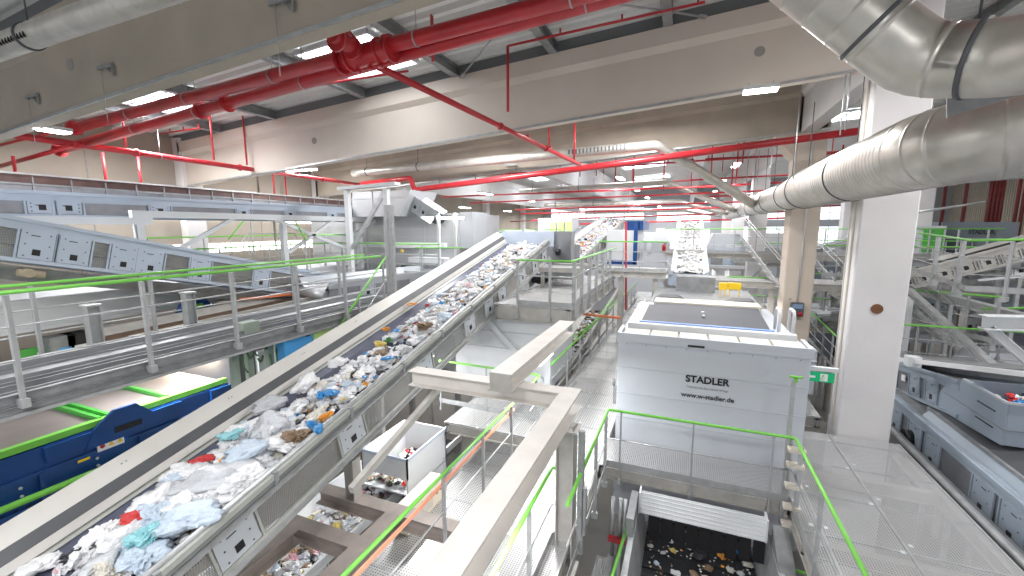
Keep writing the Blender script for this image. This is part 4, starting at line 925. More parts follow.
m=MB();m.add([(a.x,13.2,9.1),(c.x-.1,13.2,9.1),(c.x+.35,13.2,c.z),(b.x,13.2,c.z),(a.x,15,9.1),(c.x-.1,15,9.1),(c.x+.35,15,c.z),(b.x,15,c.z)],[(0,1,2,3),(4,7,6,5),(0,4,5,1),(1,5,6,2),(2,6,7,3),(3,7,4,0)]);m.build('box_body',MATS['pale_metal_panel'],t)
m=MB();m.box(a.x+1.0,a.x+1.03,13.18,13.2,9.1,c.z);m.box(a.x,c.x,13.18,13.2,9.75,9.78);m.build('panel_seam',GREY,t)
t,M,L=conveyor('short white conveyor falling from the feed box on top of the grey machine',at(402,190,'y',14.0)+Vector((.2,0,-.15)),at(440,216,'y',14.),.7,1,plates=(.35,.8,1.2),h=.35,sm=GREY,top=.2,mesh=MATS['perforated_sheet_across'],pw=.3)
t=thing('support_tower','white steel tower with a diagonal brace and roof beam in front of the grey machine','steel frame',(-9.5,11,5))
yy=11.5;a=at(347,190,'y',yy);b=at(386,188,'y',yy)
for x in (a.x,b.x):
    m=MB();m.bar((x,yy,4.5),(x,yy,a.z),.16,.16);m.build('post',WPAINT,t)
m=MB();m.bar((a.x-.3,yy,a.z+.05),(b.x+.45,yy,b.z+.12),.3,.1);m.build('roof_beam',WPAINT,t)
m=MB();m.bar((a.x+.1,yy,8.0),(b.x,yy,b.z-.05),.1,.12);m.build('diagonal_brace',GALV,t)
q=at(386,205,'y',9.3)
t=thing('double_post','pair of tall grey posts with a small yellow light, where the walkway handrails meet','post',(q.x,9.3,5))
for dx in (0,.16):
    m=MB();m.bar((q.x+dx,9.3,5),(q.x+dx,9.3,q.z),.09,.09);m.build('post',GALV,t)
m=MB();m.tube([(q.x+.45,9.3,8.05),(q.x+.45,9.3,8.12)],.04,10);m.build('yellow_light',YEL,t)
railing('pale green railing in front of the grey machine, just left of the huge conveyor',[(-8.6,12.4,6.9),(-5.8+.0-1.2,12.8,6.9)],[(0,.1),(0,.5),(0,.9)],mid=(.33,.66))
railing('green stair rail with a raised hoop before the grey machine at the left',[(-14.5,10.,7.2),(-14.2,10.5,7.95),(-12.,10.5,7.95),(-11.4,10.4,7.2)],[(0,.1),(1,.1),(1,.6),(2,.95)],mid=(.5,),toe=False)
# ================================================================ MIDDLE BACKGROUND
Zp=6.75
platform('steel platform under the upper end of the huge conveyor, held by the slanted beam',-4.5,-2.5,9.9,17.,Zp,gm=GRATF,px=1.2,h=.36)
railing('green railing around the platform at the upper end of the huge conveyor',[(-3.9,9.95,Zp),(-2.5,9.95,Zp),(-2.5,17.,Zp)],[(0,.02),(0,.62),(1,.04),(1,.16),(1,.3),(1,.44),(1,.6),(1,.8)],h=1.13,mid=(.33,.66),pw=.09,drop=.35)
m=MB()
t=thing('transfer_table','low grey steel frame and drive on the platform under the discharge hood','machine',(-4,12,Zp))
m=MB();m.box(-4.4,-3.0,13.2,13.4,7.25,7.4);m.box(-4.4,-3.0,14.8,15,7.25,7.4)
for x in (-4.3,-3.1):
    for y in (13.3,14.9):m.bar((x,y,Zp),(x,y,7.3),.1,.1)
m.build('table_frame',ZINC,t);m=MB();m.box(-4.3,-3.3,13.5,14.6,7.0,7.35);m.build('drive',GALD,t)
t=thing('white_chute_box','large white sheet metal chute with a diagonal beam under the head platform','chute',(-4.5,10.3,4.3))
m=MB();m.box(-5.9,-3.2,10.3,13,4.35,6.35);m.build('chute_body',WPAINT,t)
m=MB()
for z in (5.45,5.9):m.box(-5.9,-3.2,10.285,10.3,z,z+.025)
m.build('panel_seam',GREY,t)
m=MB();m.bar((-4.9,10.2,6.3),(-3.3,10.2,4.7),.12,.14);m.build('diagonal_beam',WPAINT,t)
m=MB();m.bar((-3.12,10.15,4.3),(-3.12,10.15,6.4),.16,.16);m.build('corner_post',WPAINT,t)
railing('green railing along the left edge of the long walkway toward the far stairs',[(-2.88,9.6,Z),(-2.6,27,Z)],[(0,k/12) for k in range(1,12)],mid=(.33,.66))
railing('green railing guarding the belts left of the long walkway',[(-4.3,11.6,Z-.9),(-3.1,15.5,Z-.3),(-3.0,20,Z)],[(0,.1),(0,.35),(0,.6),(0,.85),(1,.3),(1,.7)],mid=(.33,.66))
t,M,L=conveyor('narrow waste conveyor in the gap left of the long walkway',(-3.9,10.8,3.5),(-3.7,24,5.3),.9,1,plates=(1,3,5,7,9),h=.3,sm=ZINC,bm=DGREY,top=.2)
NAR=(M,L)
beam('thin orange guard bar across the narrow waste conveyor',at(572,313,'y',14.5),at(621,318,'y',14.5),.06,.07,'bar',ORNG,name='guard_bar')
beam('red upright fire pipe left of the long walkway, rising past the far platform',at(626,310,'y',17),at(626,222,'y',17),.07,.07,'bar',RED,name='fire_pipe')
# far cross platforms
def deck_x(label,a,b,Y,d=1.6,h=.24,posts=(),rail=True,npost=6,lab2=None,gm=GRATF,zfloor=0,pw=.07):
    A=at(*a,'y',Y);B=at(*b,'y',Y);z=A.z
    t=thing('cross_platform',label,'platform',(A.x,Y,z))
    m=MB();m.add([(A.x,Y,z),(B.x,Y,z),(B.x,Y+d,z),(A.x,Y+d,z)],[(0,1,2,3)]);m.build('grating',gm,t)
    m=MB();m.ibeam((A.x,Y,z-h/2),(B.x,Y,z-h/2),.12,h);m.ibeam((A.x,Y+d,z-h/2),(B.x,Y+d,z-h/2),.12,h);m.build('edge_beam',ZINC,t)
    for f in posts:
        x=A.x+(B.x-A.x)*f;m=MB();m.ibeam((x,Y+.1,zfloor),(x,Y+.1,z-h),.18,.2,up=(0,1,0));m.build('support_post',ZINC,t)
    if rail:railing(lab2,[(A.x,Y,z),(B.x,Y,z)],[(0,(k+.5)/npost) for k in range(npost)],mid=(.33,.66),pw=pw)
    return z
deck_x('grey cross platform ahead of the blue and white machine, left end of the far decks',(598,270),(666,274),16.5,posts=(.35,.85),lab2='green railing on the left far cross platform',npost=4)
deck_x('long cross platform passing behind the screening machine and the second column',(664,278),(1010,293),18.,posts=(.02,.37,.62,.9),rail=False)
deck_x('upper far cross platform behind the end-on waste conveyor',(664,252),(1000,258),22.,posts=(.1,.35,.6,.8),lab2='green railing on the upper far cross platform',npost=14)
deck_x('far platform with dense railings beyond the second column',(735,262),(990,268),28.,posts=(.1,.5,.9),lab2='dense far railing beyond the second column',npost=22,d=4,pw=.05)
deck_x('lowest far deck seen between the columns',(700,318),(860,326),20.,posts=(.3,.7),lab2='green railing on the lowest far deck between the columns',npost=7)
deck_x('far deck behind the second inclined conveyor',(470,262),(600,262),30.,posts=(.3,.7),lab2='far railing behind the discharge hood',npost=9)
t=thing('blue_baler','blue and white machine with a blue top beyond the second inclined conveyor','machine',(-3.5,26,6))
a=at(606,262,'y',24);b=at(640,222,'y',24);zb_=at(606,262,'y',24).z;zt_=at(632,221,'y',24).z
m=MB();m.box(a.x,a.x+1.6,24,28,zb_,zt_-.5);m.build('white_body',WPAINT,t);m=MB();m.box(a.x+1.45,a.x+1.65,23.9,24.1,zb_-.1,zt_);m.box(a.x+1.0,a.x+1.9,24.2,28,zt_-.5,zt_);m.box(a.x,a.x+1.6,23.9,24,zb_-.1,zb_+.12);m.build('blue_frame',BLUE,t)
m=MB();m.box(a.x+2.1,a.x+2.12,24.4,27.8,zb_+.3,zt_-1.2);m.build('side_panel',WPAINT,t)
A=at(660,262,'y',20);t,M,L=conveyor('end-on waste conveyor rising away in the centre of the far hall',(.2,19.,6.7),(.15,29,8.95),1.35,1,plates=(),h=.4,sm=WPAINT,top=.2,legs=(2,6,9))
ENDM=(M,L)
t=thing('receiving_hopper','grey sheet hopper with pale top under the end-on conveyor, behind the screening machine','hopper',(.3,17,5))
a=at(668,276,'y',17.2);b=at(712,276,'y',17.2);c=at(712,296,'y',17.2)
m=MB();m.box(a.x,b.x,17.2,17.25,a.z-.35,a.z+.1);m.build('top_plate',BGREY,t);m=MB();m.box(a.x+.1,b.x-.05,17.1,18,c.z-.4,a.z-.35);m.build('hopper_shell',GALD,t)
t=thing('yellow_sign','bright yellow bin front in two halves, behind the screening machine','bin',tuple(at(730,287,'y',15.5)))
for x0,x1 in ((719.5,727.5),(728.5,741)):
    a=at(x0,283,'y',15.5);b=at(x1,290,'y',15.5);m=MB();m.box(a.x,b.x,15.5,15.7,b.z,a.z);m.box(a.x+.03,a.x+.06,15.55,15.58,6.42,b.z);m.box(b.x-.06,b.x-.03,15.55,15.58,6.42,b.z);m.build('panel',YEL,t)
t=thing('fire_extinguisher','red fire extinguisher on a post left of the end-on waste conveyor','fire extinguisher',tuple(at(665,250,'y',20)))
a=at(664,251,'y',20);b=at(664,244,'y',20);m=MB();m.tube([a,a+(b-a)*.8,b],[.09,.09,.03],12);m.build('cylinder',RED,t);m=MB();m.tube([b,b+Vector((.1,0,.03))],.02,6);m.build('hose',BLK,t)
# stairs
def stairs(label,a,b,w,n=9,along='x'):
    a,b=Vector(a),Vector(b);t=thing('steel_stairs',label,'stairs',tuple(a));d=b-a;s=Vector((0,1,0)) if along=='x' else Vector((1,0,0))
    for k in (0,1):m=MB();m.bar(a+s*w*k,b+s*w*k,.03,.14);m.build('stringer',GALV,t)
    for i in range(n):
        q=a+d*((i+.5)/n)+s*w/2;m=MB();e=Vector((.12,0,0)) if along=='x' else Vector((0,.12,0));m.quad(q-e-s*w/2,q+e-s*w/2,q+e+s*w/2,q-e+s*w/2,.02);m.build('tread',GRATF,t)
    for k in (0,1):
        m=MB();m.tube([a+s*w*k+Vector((0,0,1)),b+s*w*k+Vector((0,0,1))],.016,8);m.build('handrail',GALV,t)
    return t
stairs('steel stairs falling to the right between the screening machine and second column',at(742,238,'y',21),at(790,300,'y',17),.9)
stairs('steel stairs descending beyond the big column on its right side',at(905,300,'y',17),at(960,350,'y',15),.9)
stairs('steel stairs on the far side of the second column',at(815,260,'y',22),at(850,300,'y',19),.9)
# distant machinery, each unit its own
rr=random.Random(3)
G9='distant sorting machines in the plant'
def unit(x,y,z0,w,d,h,mm,label,group=None,kind=0):
    t=thing('process_unit',label,'machine',(x,y,z0),group)
    m=MB();m.box(x-w/2,x+w/2,y,y+d,z0,z0+h*.55);m.build('base_casing',mm,t)
    m=MB();e=.18*w;m.add([(x-w/2,y,z0+h*.55),(x+w/2,y,z0+h*.55),(x+w/2,y+d,z0+h*.55),(x-w/2,y+d,z0+h*.55),(x-w/2+e,y+.1,z0+h),(x+w/2-e,y+.1,z0+h),(x+w/2-e,y+d-.1,z0+h),(x-w/2+e,y+d-.1,z0+h)],[(0,1,5,4),(1,2,6,5),(2,3,7,6),(3,0,4,7),(4,5,6,7)]);m.build('sloped_hood',WPAINT if kind else GREY,t)
    m=MB();m.box(x-w*.35,x-w*.05,y-.03,y,z0+h*.1,z0+h*.4);m.build('access_door',BGREY if kind else GALD,t)
    for s in (-.45,.45):m=MB();m.bar((x+s*w,y+.1,0),(x+s*w,y+.1,z0),.12,.12);m.build('leg',ZINC,t)
    return t
UN=[(7.2,19,4.6,3.0,2.5,1.9),(11.5,20,4.2,3.4,3,2.4),(9.5,24,5.2,3.,3,2.),(14.5,25,5,3.5,3,2.6),(6.5,27,5.4,2.6,3,2.2),(5.9,14.5,2.2,2.2,2.2,2.),(8.8,14.5,3.1,2.6,2.4,2.0),
    (12,15.5,4.6,3,2.5,2.),(-9.5,22,6.2,3,3,2.2),(-13,24,5.8,3.4,3,2.6),(-8.8,30,6.4,3,3,2.2),(-13.5,33,6.2,3.4,3,2.2),(2.4,31,6.0,2.4,3,2.2),(6,34,6,3,3,2.2),(12,34,6,4,3,2.6),(-3,37,6.6,3.5,3,1.6),
    (1.,24,3.2,2,3,2.4),(-6.6,20,4.2,2.2,3,2.),(-7.4,12.5,3.0,2,1.4,2.0),(5.6,22,3.0,2.,2.5,2.)]
for i,(x,y,z0,w,d,h) in enumerate(UN):
    unit(x,y,z0,w,d,h,(GREY,WPAINT,BGREY,GALV,MGREY)[i%5],'grey or white sorting machine among the distant plant, cased and on steel legs',G9,i%2)
t=thing('green_press','white machine with lime green doors beyond the discharge hood','machine',tuple(at(560,220,'y',30)))
a=at(538,232,'y',30);b=at(572,218,'y',30);m=MB();m.box(a.x,b.x,30,32,a.z-1,b.z);m.build('body',WPAINT,t)
for k in range(3):
    u=at(550+k*8,231,'y',29.95);v=at(556+k*8,222,'y',29.95);m=MB();m.box(u.x,v.x,29.9,29.98,u.z,v.z);m.build('door',MATS['lime_panel'],t)
# distant conveyors crossing at many angles
G8='distant conveyors in the plant'
for (a,b) in (((5,17.5,6.2),(9.5,21,7.5)),((4.8,19,5.3),(12,19.5,5.6)),((6,23,7.6),(13,23,6.2)),((5,15.5,3.4),(10.5,16.5,4.2)),((-8.2,19,7.6),(-16,20,8.2)),((-7.4,23,7.),(-8,33,8.6)),((1.6,20,4.2),(2.,29,6.2)),((4.7,25,7.2),(11,30,8.4)),((7,13,3.2),(12,14,5.2)),((-9,17,5.5),(-9,27,7.4)),((5.2,12.2,3.),(8.8,12.6,3.6)),((4.6,30,6.8),(16,31,7.6)),((8,17.3,7.4),(15,18,8.4))):
    t,M,L=conveyor('slim conveyor crossing among the distant plant machinery',a,b,.8,1,plates=[1,2.6,4.2],h=.35,sm=(ZINC,WPAINT,GALV)[rr.randrange(3)],bm=GALD,group=G8,top=.14,legs=(1.,(Vector(b)-Vector(a)).length*.7),pw=.34,both=True)
G7='distant green railings in the plant'
for (a,b,n) in (((4.6,18.5,6.9),(9.8,18.5,6.9),6),((5,21.5,5.6),(12,21.5,5.6),8),((6,25.5,6.9),(15,25.5,6.9),10),((4.7,14.2,5.),(9,14.2,5.),6),((9,13.5,6.2),(14,13.5,6.2),6),((-8,21,7.3),(-15.5,21,7.3),8),((-7.5,27,7.4),(-16,27,7.4),8),((1.6,19,5.6),(3.2,19,5.6),3),((4.6,16,4.1),(4.6,24,4.6),8),((10,16.5,7.3),(16,16.5,7.3),7),((-1.1,14.,4.4),(-1.1,20,4.4),6),((2.3,13.4,4.4),(2.3,19,4.4),6)):
    railing('green railing among the distant plant machinery',[a,b],[(0,(k+.5)/n) for k in range(n)],mid=(.33,.66),group=G7,toe=True)
G6='distant galvanised posts and struts in the plant'
for i in range(70):
    x=rr.choice((rr.uniform(4.8,16),rr.uniform(4.8,12),rr.uniform(-.6,3)));y=rr.uniform(16,30);z=rr.uniform(5,7.8)
    if x<4.8:y=rr.uniform(19,30)
    m=MB();k=rr.random()
    if k<.5:m.bar((x,y,0),(x,y,z),.12,.12)
    elif k<.75:m.bar((x,y,z),(x+rr.uniform(1.5,4),y,z),.12,.16)
    else:m.bar((x,y,z-1.6),(x+rr.choice((-1.5,1.5)),y,z),.09,.09)
    tag(m.build('steel_strut',(GALV,ZINC,WPAINT)[i%3]),'galvanised strut among the distant plant machinery','strut',G6)
# ================================================================ LOWER LEVEL UNDER THE CONVEYOR
t=thing('scrap_bin','open white and grey sheet metal bin full of scraps under the huge conveyor','bin',(-5.5,7.3,2.8))
m=MB()
m.box(-6.1,-4.95,6.6,6.63,3.65,4.1);m.box(-6.1,-4.95,8.07,8.1,3.2,4.1);m.box(-6.1,-6.07,6.6,8.1,3.2,4.1);m.box(-4.98,-4.95,6.6,8.1,3.2,4.1);m.box(-6.1,-4.95,6.6,8.1,3.3,3.33);m.build('bin_shell',WPAINT,t)
m=MB();m.box(-6.13,-4.92,6.57,6.6,4.06,4.12);m.box(-4.95,-4.92,6.57,8.13,4.06,4.12);m.build('rim',BGREY,t)
m=MB();m.box(-5.0,-4.96,6.1,8.1,2.6,3.2);m.build('lower_panel',WPAINT,t)
t,M,L=conveyor('lower belt with coloured film scraps under the huge conveyor at the bottom left',(-6.4,1.8,2.72),(-6.1,9.6,2.9),1.5,1,plates=(1.,3.,5.),h=.35,sm=WPAINT,bm=RUB,top=.3)
LOWM=(M,L)
t=thing('sensor_unit','cream machine front with round ports lit from inside, beneath the green handrail','machine',(-4.4,6.5,3.2))
m=MB();m.box(-4.62,-4.35,5.75,6.95,3.22,3.72);m.build('unit_body',mat('cream_paint',(.85,.76,.60),.5),t)
for y in (5.85,6.05,6.7,6.85):
    m=MB();m.tube([(-4.35,y,3.5),(-4.33,y,3.5)],.045,12);m.build('port',DGREY,t)
m=MB();m.box(-4.345,-4.335,6.2,6.55,3.3,3.62);m.build('window_grille',BEIGE,t)
t=thing('white_cable_cover','long white cable cover lying on the lower grating beside the steel beam','cable cover',(-3.2,5,3.25))
m=MB();m.box(-3.35,-3.05,2.2,8.6,3.22,3.40);m.build('cover',WHT,t)
for y in (5.2,6.6):m=MB();m.box(-3.4,-3.0,y,y+.14,3.3,3.5);m.build('clamp',GALD,t)
m=MB();m.bar((-2.92,1.9,5.22),(-2.92,7.3,5.22),.02,.05);tag(m.build('orange_rail',mat('salmon_paint',(.90,.36,.22),.5)),'salmon orange strip running just under the slanting green handrail','rail')
m=MB();m.bar((-4.05,2.,4.06),(-2.95,7.6,3.6),.02,.02)
# ================================================================ WASTE
FILM=[('white',(.93,.93,.95)),('pale_grey',(.66,.68,.72)),('cream',(.80,.76,.68)),('clear_blue',(.62,.72,.84)),('blue',(.05,.30,.68)),('red',(.70,.05,.05)),('orange',(.88,.36,.05)),('brown',(.28,.19,.12)),('black',(.05,.05,.06)),('green',(.08,.32,.10)),('yellow',(.90,.72,.20)),('turquoise',(.35,.72,.78)),('pink',(.80,.45,.50)),('purple',(.35,.2,.45))]
FM={n:mat('film_'+n,tuple(k*.93 for k in c),.26,0,.10,9,.8,9,spec=.6) for n,c in FILM}
SH=[]
def crumple(seed,flat,amp):
    import bmesh
    bm=bmesh.new();bmesh.ops.create_icosphere(bm,subdivisions=4 if amp>.5 else 3,radius=1);o=Vector((seed*7.3,seed*3.1,seed*1.7))
    for v in bm.verts:
        n=v.co.normalized();a=noise.noise(n*1.1+o)*.55;f=abs(noise.noise(n*2.6+o*1.3));g=abs(noise.noise(n*5.5+o*2));h=abs(noise.noise(n*11+o*2.2))
        r=1+a-amp*(f*.9+g*.55+h*.25)+.25*amp;v.co=Vector((n.x*r,n.y*r*.8,n.z*r*flat))
    vs=[v.co.copy() for v in bm.verts];fs=[[v.index for v in f.verts] for f in bm.faces];bm.free();return vs,fs
for i in range(9):SH.append(crumple(i+1,(.35,.5,.28,.6,.42,.3,.5,.38,.22)[i],(.5,.7,.6,.8,.55,.75,.65,.9,.7)[i]))
MC={}
def scrap_mesh(i,col):
    if (i,col) not in MC:
        me=bpy.data.meshes.new('scrap');me.from_pydata(SH[i][0],[],SH[i][1]);me.materials.append(FM[col])
        me.polygons.foreach_set('use_smooth',[i%2==0]*len(me.polygons));me.update();MC[(i,col)]=me
    return MC[(i,col)]
def scrap(M,x,y,h,s,col,label,group,i=None,name='film_scrap',cat='plastic scrap',rz=None,sx=1,tilt=.35):
    i=R_.randrange(9) if i is None else i
    o=bpy.data.objects.new(name,scrap_mesh(i,col));C.objects.link(o)
    o.matrix_world=M@Matrix.Translation((x,y,h))@Matrix.Rotation(R_.uniform(0,6.28) if rz is None else rz,4,'Z')@Matrix.Rotation(R_.uniform(-tilt,tilt),4,'X')@Matrix.Diagonal((s*sx,s,s,1))
    return tag(o,label,cat,group)
def bed(name,label,M,x0,x1,y0_,y1_,n,s0,s1,cols,hmax,seed,cat='waste'):
    """the uncountable small stuff between the bigger scraps: one mesh"""
    rg=random.Random(seed);cols=list(cols);m=MB();names=sorted(set(cols));
    for k in range(n):
        i=rg.randrange(9);vs,fs=LOW[i];s=rg.uniform(s0,s1);x=rg.uniform(x0,x1);y=rg.uniform(y0_,y1_);h=rg.random()**2*hmax*(1-((x-(x0+x1)/2)/((x1-x0)/2))**2*.7)
        T=M@Matrix.Translation((x,y,h+s*.3))@Matrix.Rotation(rg.uniform(0,6.28),4,'Z')@Matrix.Rotation(rg.uniform(-.6,.6),4,'X')@Matrix.Diagonal((s,s,s,1))
        m.add([T@v for v in vs],fs,names.index(rg.choice(cols)))
    o=m.build(name,[FM[c] for c in names]);return tag(o,label,cat,None,'stuff')
LOW=[]
def low(seed,flat):
    import bmesh
    bm=bmesh.new();bmesh.ops.create_icosphere(bm,subdivisions=2,radius=1);o=Vector((seed*5.3,seed*2.1,seed))
    for v in bm.verts:
        n=v.co.normalized();r=1+noise.noise(n*1.5+o)*.8-abs(noise.noise(n*4+o))*.7;v.co=Vector((n.x*r,n.y*r*.7,n.z*r*flat))
    vs=[v.co.copy() for v in bm.verts];fs=[[v.index for v in f.verts] for f in bm.faces];bm.free();return vs,fs
for i in range(9):LOW.append(low(i+20,(.3,.5,.25,.6,.4,.2,.5,.35,.25)[i]))
W5=['white']*26+['pale_grey']*9+['cream']*6+['clear_blue']*6+['brown','pink','blue','orange','black','green','brown','red']
W6=['white']*34+['pale_grey']*8+['cream']*6+['clear_blue']*5+['brown','pink','blue','orange','brown']
# the stream widens towards the lower end: lateral range as a function of distance along the belt
def lat(y):      # y = distance along the frame
    if y<5.2:return -.45,.66
    if y<7:return -.30,.62
    if y<8.2:return -.12,.60
    if y<12:return -.30,.60
    return -.38,.60
for k,(ya,yb,n) in enumerate(((1.0,5.2,900),(5.2,7.6,420),(8.0,12,700),(12,15.9,750))):
    x0,x1=lat((ya+yb)/2);bed('plastic_litter',('small mixed plastic litter on the lowest, nearest stretch of the huge conveyor','small mixed plastic litter on the lower middle stretch of the huge conveyor','small mixed plastic litter on the upper middle stretch of the huge conveyor','small mostly white plastic litter near the head of the huge conveyor')[k],MM,x0,x1,ya,yb,int(n*.8),.05,.105,W6,.22,50+k)
names_={'white':'crumpled white film scrap','pale_grey':'crumpled pale grey film scrap','cream':'crumpled cream film scrap','clear_blue':'crumpled bluish clear film scrap','blue':'small blue plastic scrap','red':'small red plastic scrap','orange':'small orange plastic scrap','brown':'brown crumpled scrap','black':'black film scrap','green':'dark green plastic scrap','yellow':'yellow film scrap','turquoise':'turquoise scrap','pink':'pink film scrap','purple':'purple plastic scrap'}
cnt=0
while cnt<265:
    y=1.3+14.4*R_.random()**1.15
    if 7.45<y<8.1 and R_.random()<.75:continue
    x0,x1=lat(y);x=R_.uniform(x0+.05,x1-.05);col=R_.choice(W5+['white']*6)
    s=R_.uniform(.09,.19) if col in('white','pale_grey','cream','clear_blue') else R_.uniform(.05,.09)
    if y<5 and col in('white','pale_grey','clear_blue'):s*=1.5
    scrap(MM,x,y,.03+s*.35+R_.random()*.06,s,col,names_[col]+' in the stream on the huge inclined conveyor',names_[col]+'s on the huge conveyor');cnt+=1
# distinct pieces that can be pointed at
def near(px,py,s,col,label,i,dh=.18,name='plastic_bag',cat='plastic bag',sx=1.3,rz=None):
    # meet the ray with the loaded belt plane
    nrm=(MM.to_3x3()@Vector((0,0,1)));p0=MM@Vector((0,0,dh));d=at(px,py,'y',100)-CAM;tt=(p0-CAM).dot(nrm)/d.dot(nrm);q=MM.inverted()@(CAM+d*tt)
    return scrap(MM,q.x,q.y,q.z,s,col,label,None,i,name,cat,sx=sx,rz=rz,tilt=.15)
near(147,535,.17,'turquoise','turquoise plastic bag lying near the bottom of the huge conveyor',3,.24,rz=1.2,sx=1.1)
near(137,515,.13,'red','red and white film bag above the turquoise bag on the huge conveyor',5,.24,rz=.5)
near(202,460,.09,'red','small red film strip at the left edge of the waste stream',2,.2,sx=2.,rz=.6)
near(95,548,.18,'black','black film sheet at the dark lower end of the huge conveyor',7,.12,sx=1.5,rz=.8)
near(38,566,.16,'white','torn white sheet alone on the dark belt at the bottom left',2,.08,'film_sheet','film sheet',1.3,.7)
near(110,497,.10,'cream','cream crumpled paper left of the red and white bag',1,.12,'paper_scrap','paper scrap')
near(190,520,.26,'clear_blue','big bluish clear film bag in the middle of the lowest waste heap',4,.24,rz=.7)
near(215,478,.30,'pale_grey','biggest pale clear film bag, wide and glossy, on the lower waste heap',0,.24,rz=.6,sx=1.5)
near(247,452,.22,'clear_blue','glossy bluish film bag above the biggest pale bag',6,.24,rz=.8)
near(175,490,.2,'pale_grey','grey clear film bag left of the biggest pale bag',8,.22,rz=.5)
near(296,436,.15,'brown','brown crumpled bag right of the glossy film heap',3,.22,rz=.4)
near(312,424,.08,'blue','crumpled blue scrap beside an orange one, right edge of the stream',1,.22,'film_scrap','plastic scrap')
near(325,416,.075,'orange','orange bottle shaped scrap beside the crumpled blue one',1,.22,'plastic_bottle','bottle',1.6,1.2)
near(329,393,.12,'blue','bright blue plastic bag in the middle of the huge conveyor',0,.24)
near(343,398,.10,'white','smooth white round scrap right of the bright blue bag',3,.24,'film_scrap','plastic scrap',1.)
near(343,397+2,.04,'yellow','yellow flat scrap beneath the smooth white round one',2,.3,'film_scrap','plastic scrap')
near(338,362,.17,'white','large folded white sheet alone above the bright blue bag',5,.22,'film_sheet','film sheet',1.2,.3)
near(305,383,.24,'white','large white crumpled film heap left of the bright blue bag',4,.22)
near(270,405,.2,'pale_grey','large pale film bag at the left edge, below the big white heap',6,.2)
near(388,341-1,.09,'green','small dark green scrap right of a yellow one, mid conveyor',1,.2,'film_scrap','plastic scrap',1.)
near(380,344,.10,'yellow','pale yellow crumpled scrap left of the dark green one',3,.2,'film_scrap','plastic scrap')
near(381,352,.12,'brown','brown paper scrap just below the pale yellow scrap',2,.2,'paper_scrap','paper scrap')
near(423,326,.17,'brown','dark brown shaggy lump at the right edge of the stream, halfway up',7,.22,'rag','rag',1.4,.3)
near(386,329,.08,'orange','orange crumpled film, left edge of the stream halfway up',1,.2,'film_scrap','plastic scrap')
near(412,304,.09,'orange','orange flat scrap above the dark brown lump',5,.2,'film_scrap','plastic scrap',1.6,.2)
near(427,305,.06,'red','small red scrap just right of the orange flat scrap',1,.22,'film_scrap','plastic scrap',1.)
near(388,358,.07,'blue','curved blue scrap under the brown paper, at the right rim',2,.24,'film_scrap','plastic scrap',2.,.3)
near(318,429,.08,'blue','second crumpled blue scrap, lower of two at the right edge',6,.24,'film_scrap','plastic scrap')
near(230,435,.12,'turquoise','pale turquoise film scrap on top of the glossy bags',4,.34,'film_scrap','plastic scrap')
# other belts
bed('plastic_litter','bright white and coloured litter filling the second inclined conveyor',M2,-.62,.62,.3,17.2,2300,.06,.13,W5+['orange','yellow','blue'],.22,70)
bed('plastic_litter','coloured film litter on the lower belt at the bottom left',LOWM[0],-.62,.6,.2,4.4,700,.07,.15,['white','white','white','cream','cream','yellow','brown','pink','white','clear_blue','pale_grey','pale_grey'],.25,71)
bed('plastic_litter','dim film litter on the lower belt under the bin',LOWM[0],-.5,.5,4.4,7.4,380,.05,.12,['white','white','cream','black','brown','pink','clear_blue','pale_grey'],.16,72)
bed('plastic_litter','pale litter piled on the end-on conveyor in the far hall',ENDM[0],-.5,.5,.2,9.8,900,.06,.13,['white','white','cream','pale_grey'],.15,73)
bed('plastic_litter','brown and white litter on the narrow conveyor left of the long walkway',NAR[0],-.33,.33,.3,9,500,.05,.10,['white','brown','black','cream','brown','pale_grey'],.1,74)
HM=Matrix.Translation((5.95,(Y0+Y1)/2,hz-.36));bed('plastic_litter','scraps filling the tall blue-grey hopper at the right edge',HM,-.6,.75,-(Y1-Y0)/2+.15,(Y1-Y0)/2-.15,420,.05,.12,['white','cream','black','red','blue','clear_blue','pale_grey','brown'],.2,75)
BM=Matrix.Translation((-5.52,7.35,3.34));bed('plastic_litter','scraps in the white and grey bin under the huge conveyor',BM,-.5,.5,-.65,.65,220,.04,.1,['white','black','green','brown','cream','black','red'],.2,76)
PM=Matrix.Translation((.47,0,2.96));rg=random.Random(5)
bed('plastic_litter','fine crumbs of litter on the black belt in the pit',PM,-.8,.8,5.6,7.6,190,.012,.03,['white','cream','pale_grey','brown','black','orange'],.03,77)
for k in range(46):
    y=7.7-2.6*rg.random()**1.1;x=rg.uniform(-.8,.82);col=rg.choice(['cream','pale_grey','cream','brown','white','orange','clear_blue','yellow','black','brown'])
    scrap(PM,x,y,.02,rg.uniform(.045,.095),col,names_[col].replace('crumpled ','flat ')+' on the black belt in the pit',names_[col]+'s in the pit',rg.choice((0,2,5,8)))
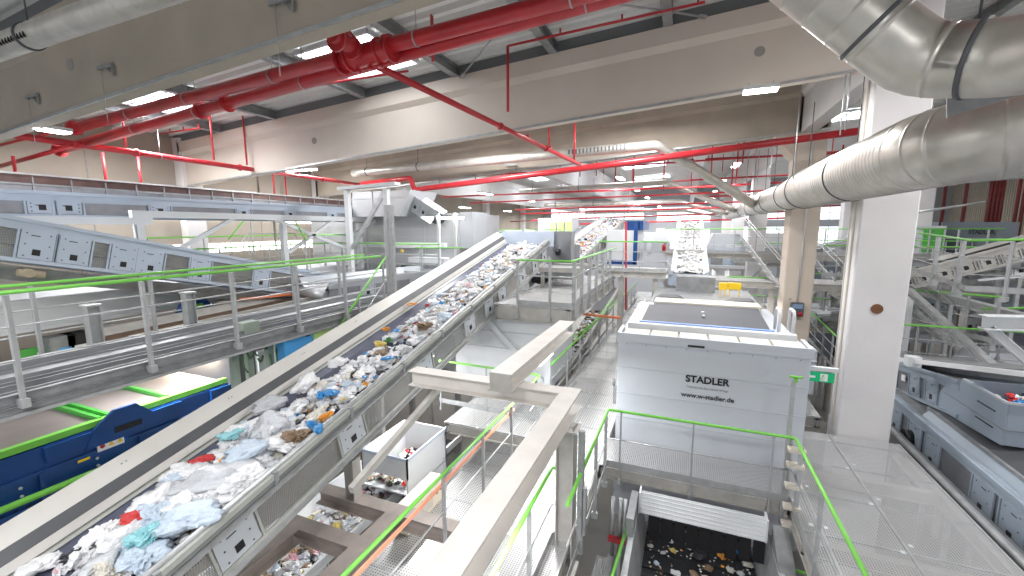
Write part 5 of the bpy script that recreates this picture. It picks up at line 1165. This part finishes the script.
for (px,py,s,col,lab) in ((700,556,.13,'black','large black film sheet in the middle of the pit belt'),(738,554,.07,'blue','blue scrap by the right wall of the pit belt'),(690,534,.09,'cream','cream paper scrap upright at the back of the pit belt'),(704,536,.09,'cream','second cream scrap right of the upright one, back of the pit')):
    q=at(px,py,'z',3.0);scrap(Matrix.Translation(q),0,0,.02,s,col,lab,None,2)
# lamps added out of sight under the decks to brighten the lower level
for x,y,z,lab in ((-2.42,7.6,6.2,'added lamp hidden right under the slanted beam, lighting the pale grating deck'),(-1.47,3.2,5.93,'added unseen lamp beneath the long steel beam, lighting the gratings'),(-5.6,8.2,5.62,'added unseen lamp under the huge conveyor above the open bin')):
    lamp(x,y,z,.9,'y',lab,power=(22 if x>-2 else 55)*LP,cord=.12,w=.12)
for x in (-8.,-3.,2.5):  # unseen lamps added behind the viewpoint to brighten foreground tops
    lamp(x,-.6,12.1+SL*x-1.2,1.5,'x','added unseen lamp above and behind the viewpoint, brightening the foreground','added lamps behind the viewpoint',power=110*LP,w=.25,cord=.8)
for x,y,z in ((2.0,18,6.2),(-9.,5.,6.45)):  # lamps added low down to lighten the decks
    lamp(x,y,z,1.2,'y','added fill lamp hung low among the decks','added fill lamps among the decks',power=45*LP,cord=.2,w=.14)
for x,y,z0,z1,lab in ((-8.5,3.6,6.8,7.5,'fat pale post standing at the far edge of the raised walkway, nearer one'),(-8.5,5.0,6.8,7.5,'fat pale post standing at the far edge of the raised walkway, farther one')):
    m=MB();m.ibeam((x,y,z0),(x,y,z1),.16,.16,.012,up=(0,1,0));m.box(x-.1,x+.1,y-.1,y+.1,z1,z1+.03);tag(m.build('support_post',GALV),lab,'post')
# ================================================================ LIGHT AND COLOUR
w=bpy.data.worlds.new('world');bpy.context.scene.world=w;w.use_nodes=True
w.node_tree.nodes['Background'].inputs[0].default_value=(.95,.97,1,1);w.node_tree.nodes['Background'].inputs[1].default_value=.42
vs_=bpy.context.scene.view_settings
vs_.view_transform='Standard';vs_.look='None';vs_.gamma=1;vs_.use_curve_mapping=False;vs_.exposure=.5
bpy.context.scene.cycles.max_bounces=6;bpy.context.scene.cycles.diffuse_bounces=4;bpy.context.scene.cycles.transparent_max_bounces=24
bpy.context.scene.cycles.sample_clamp_indirect=4
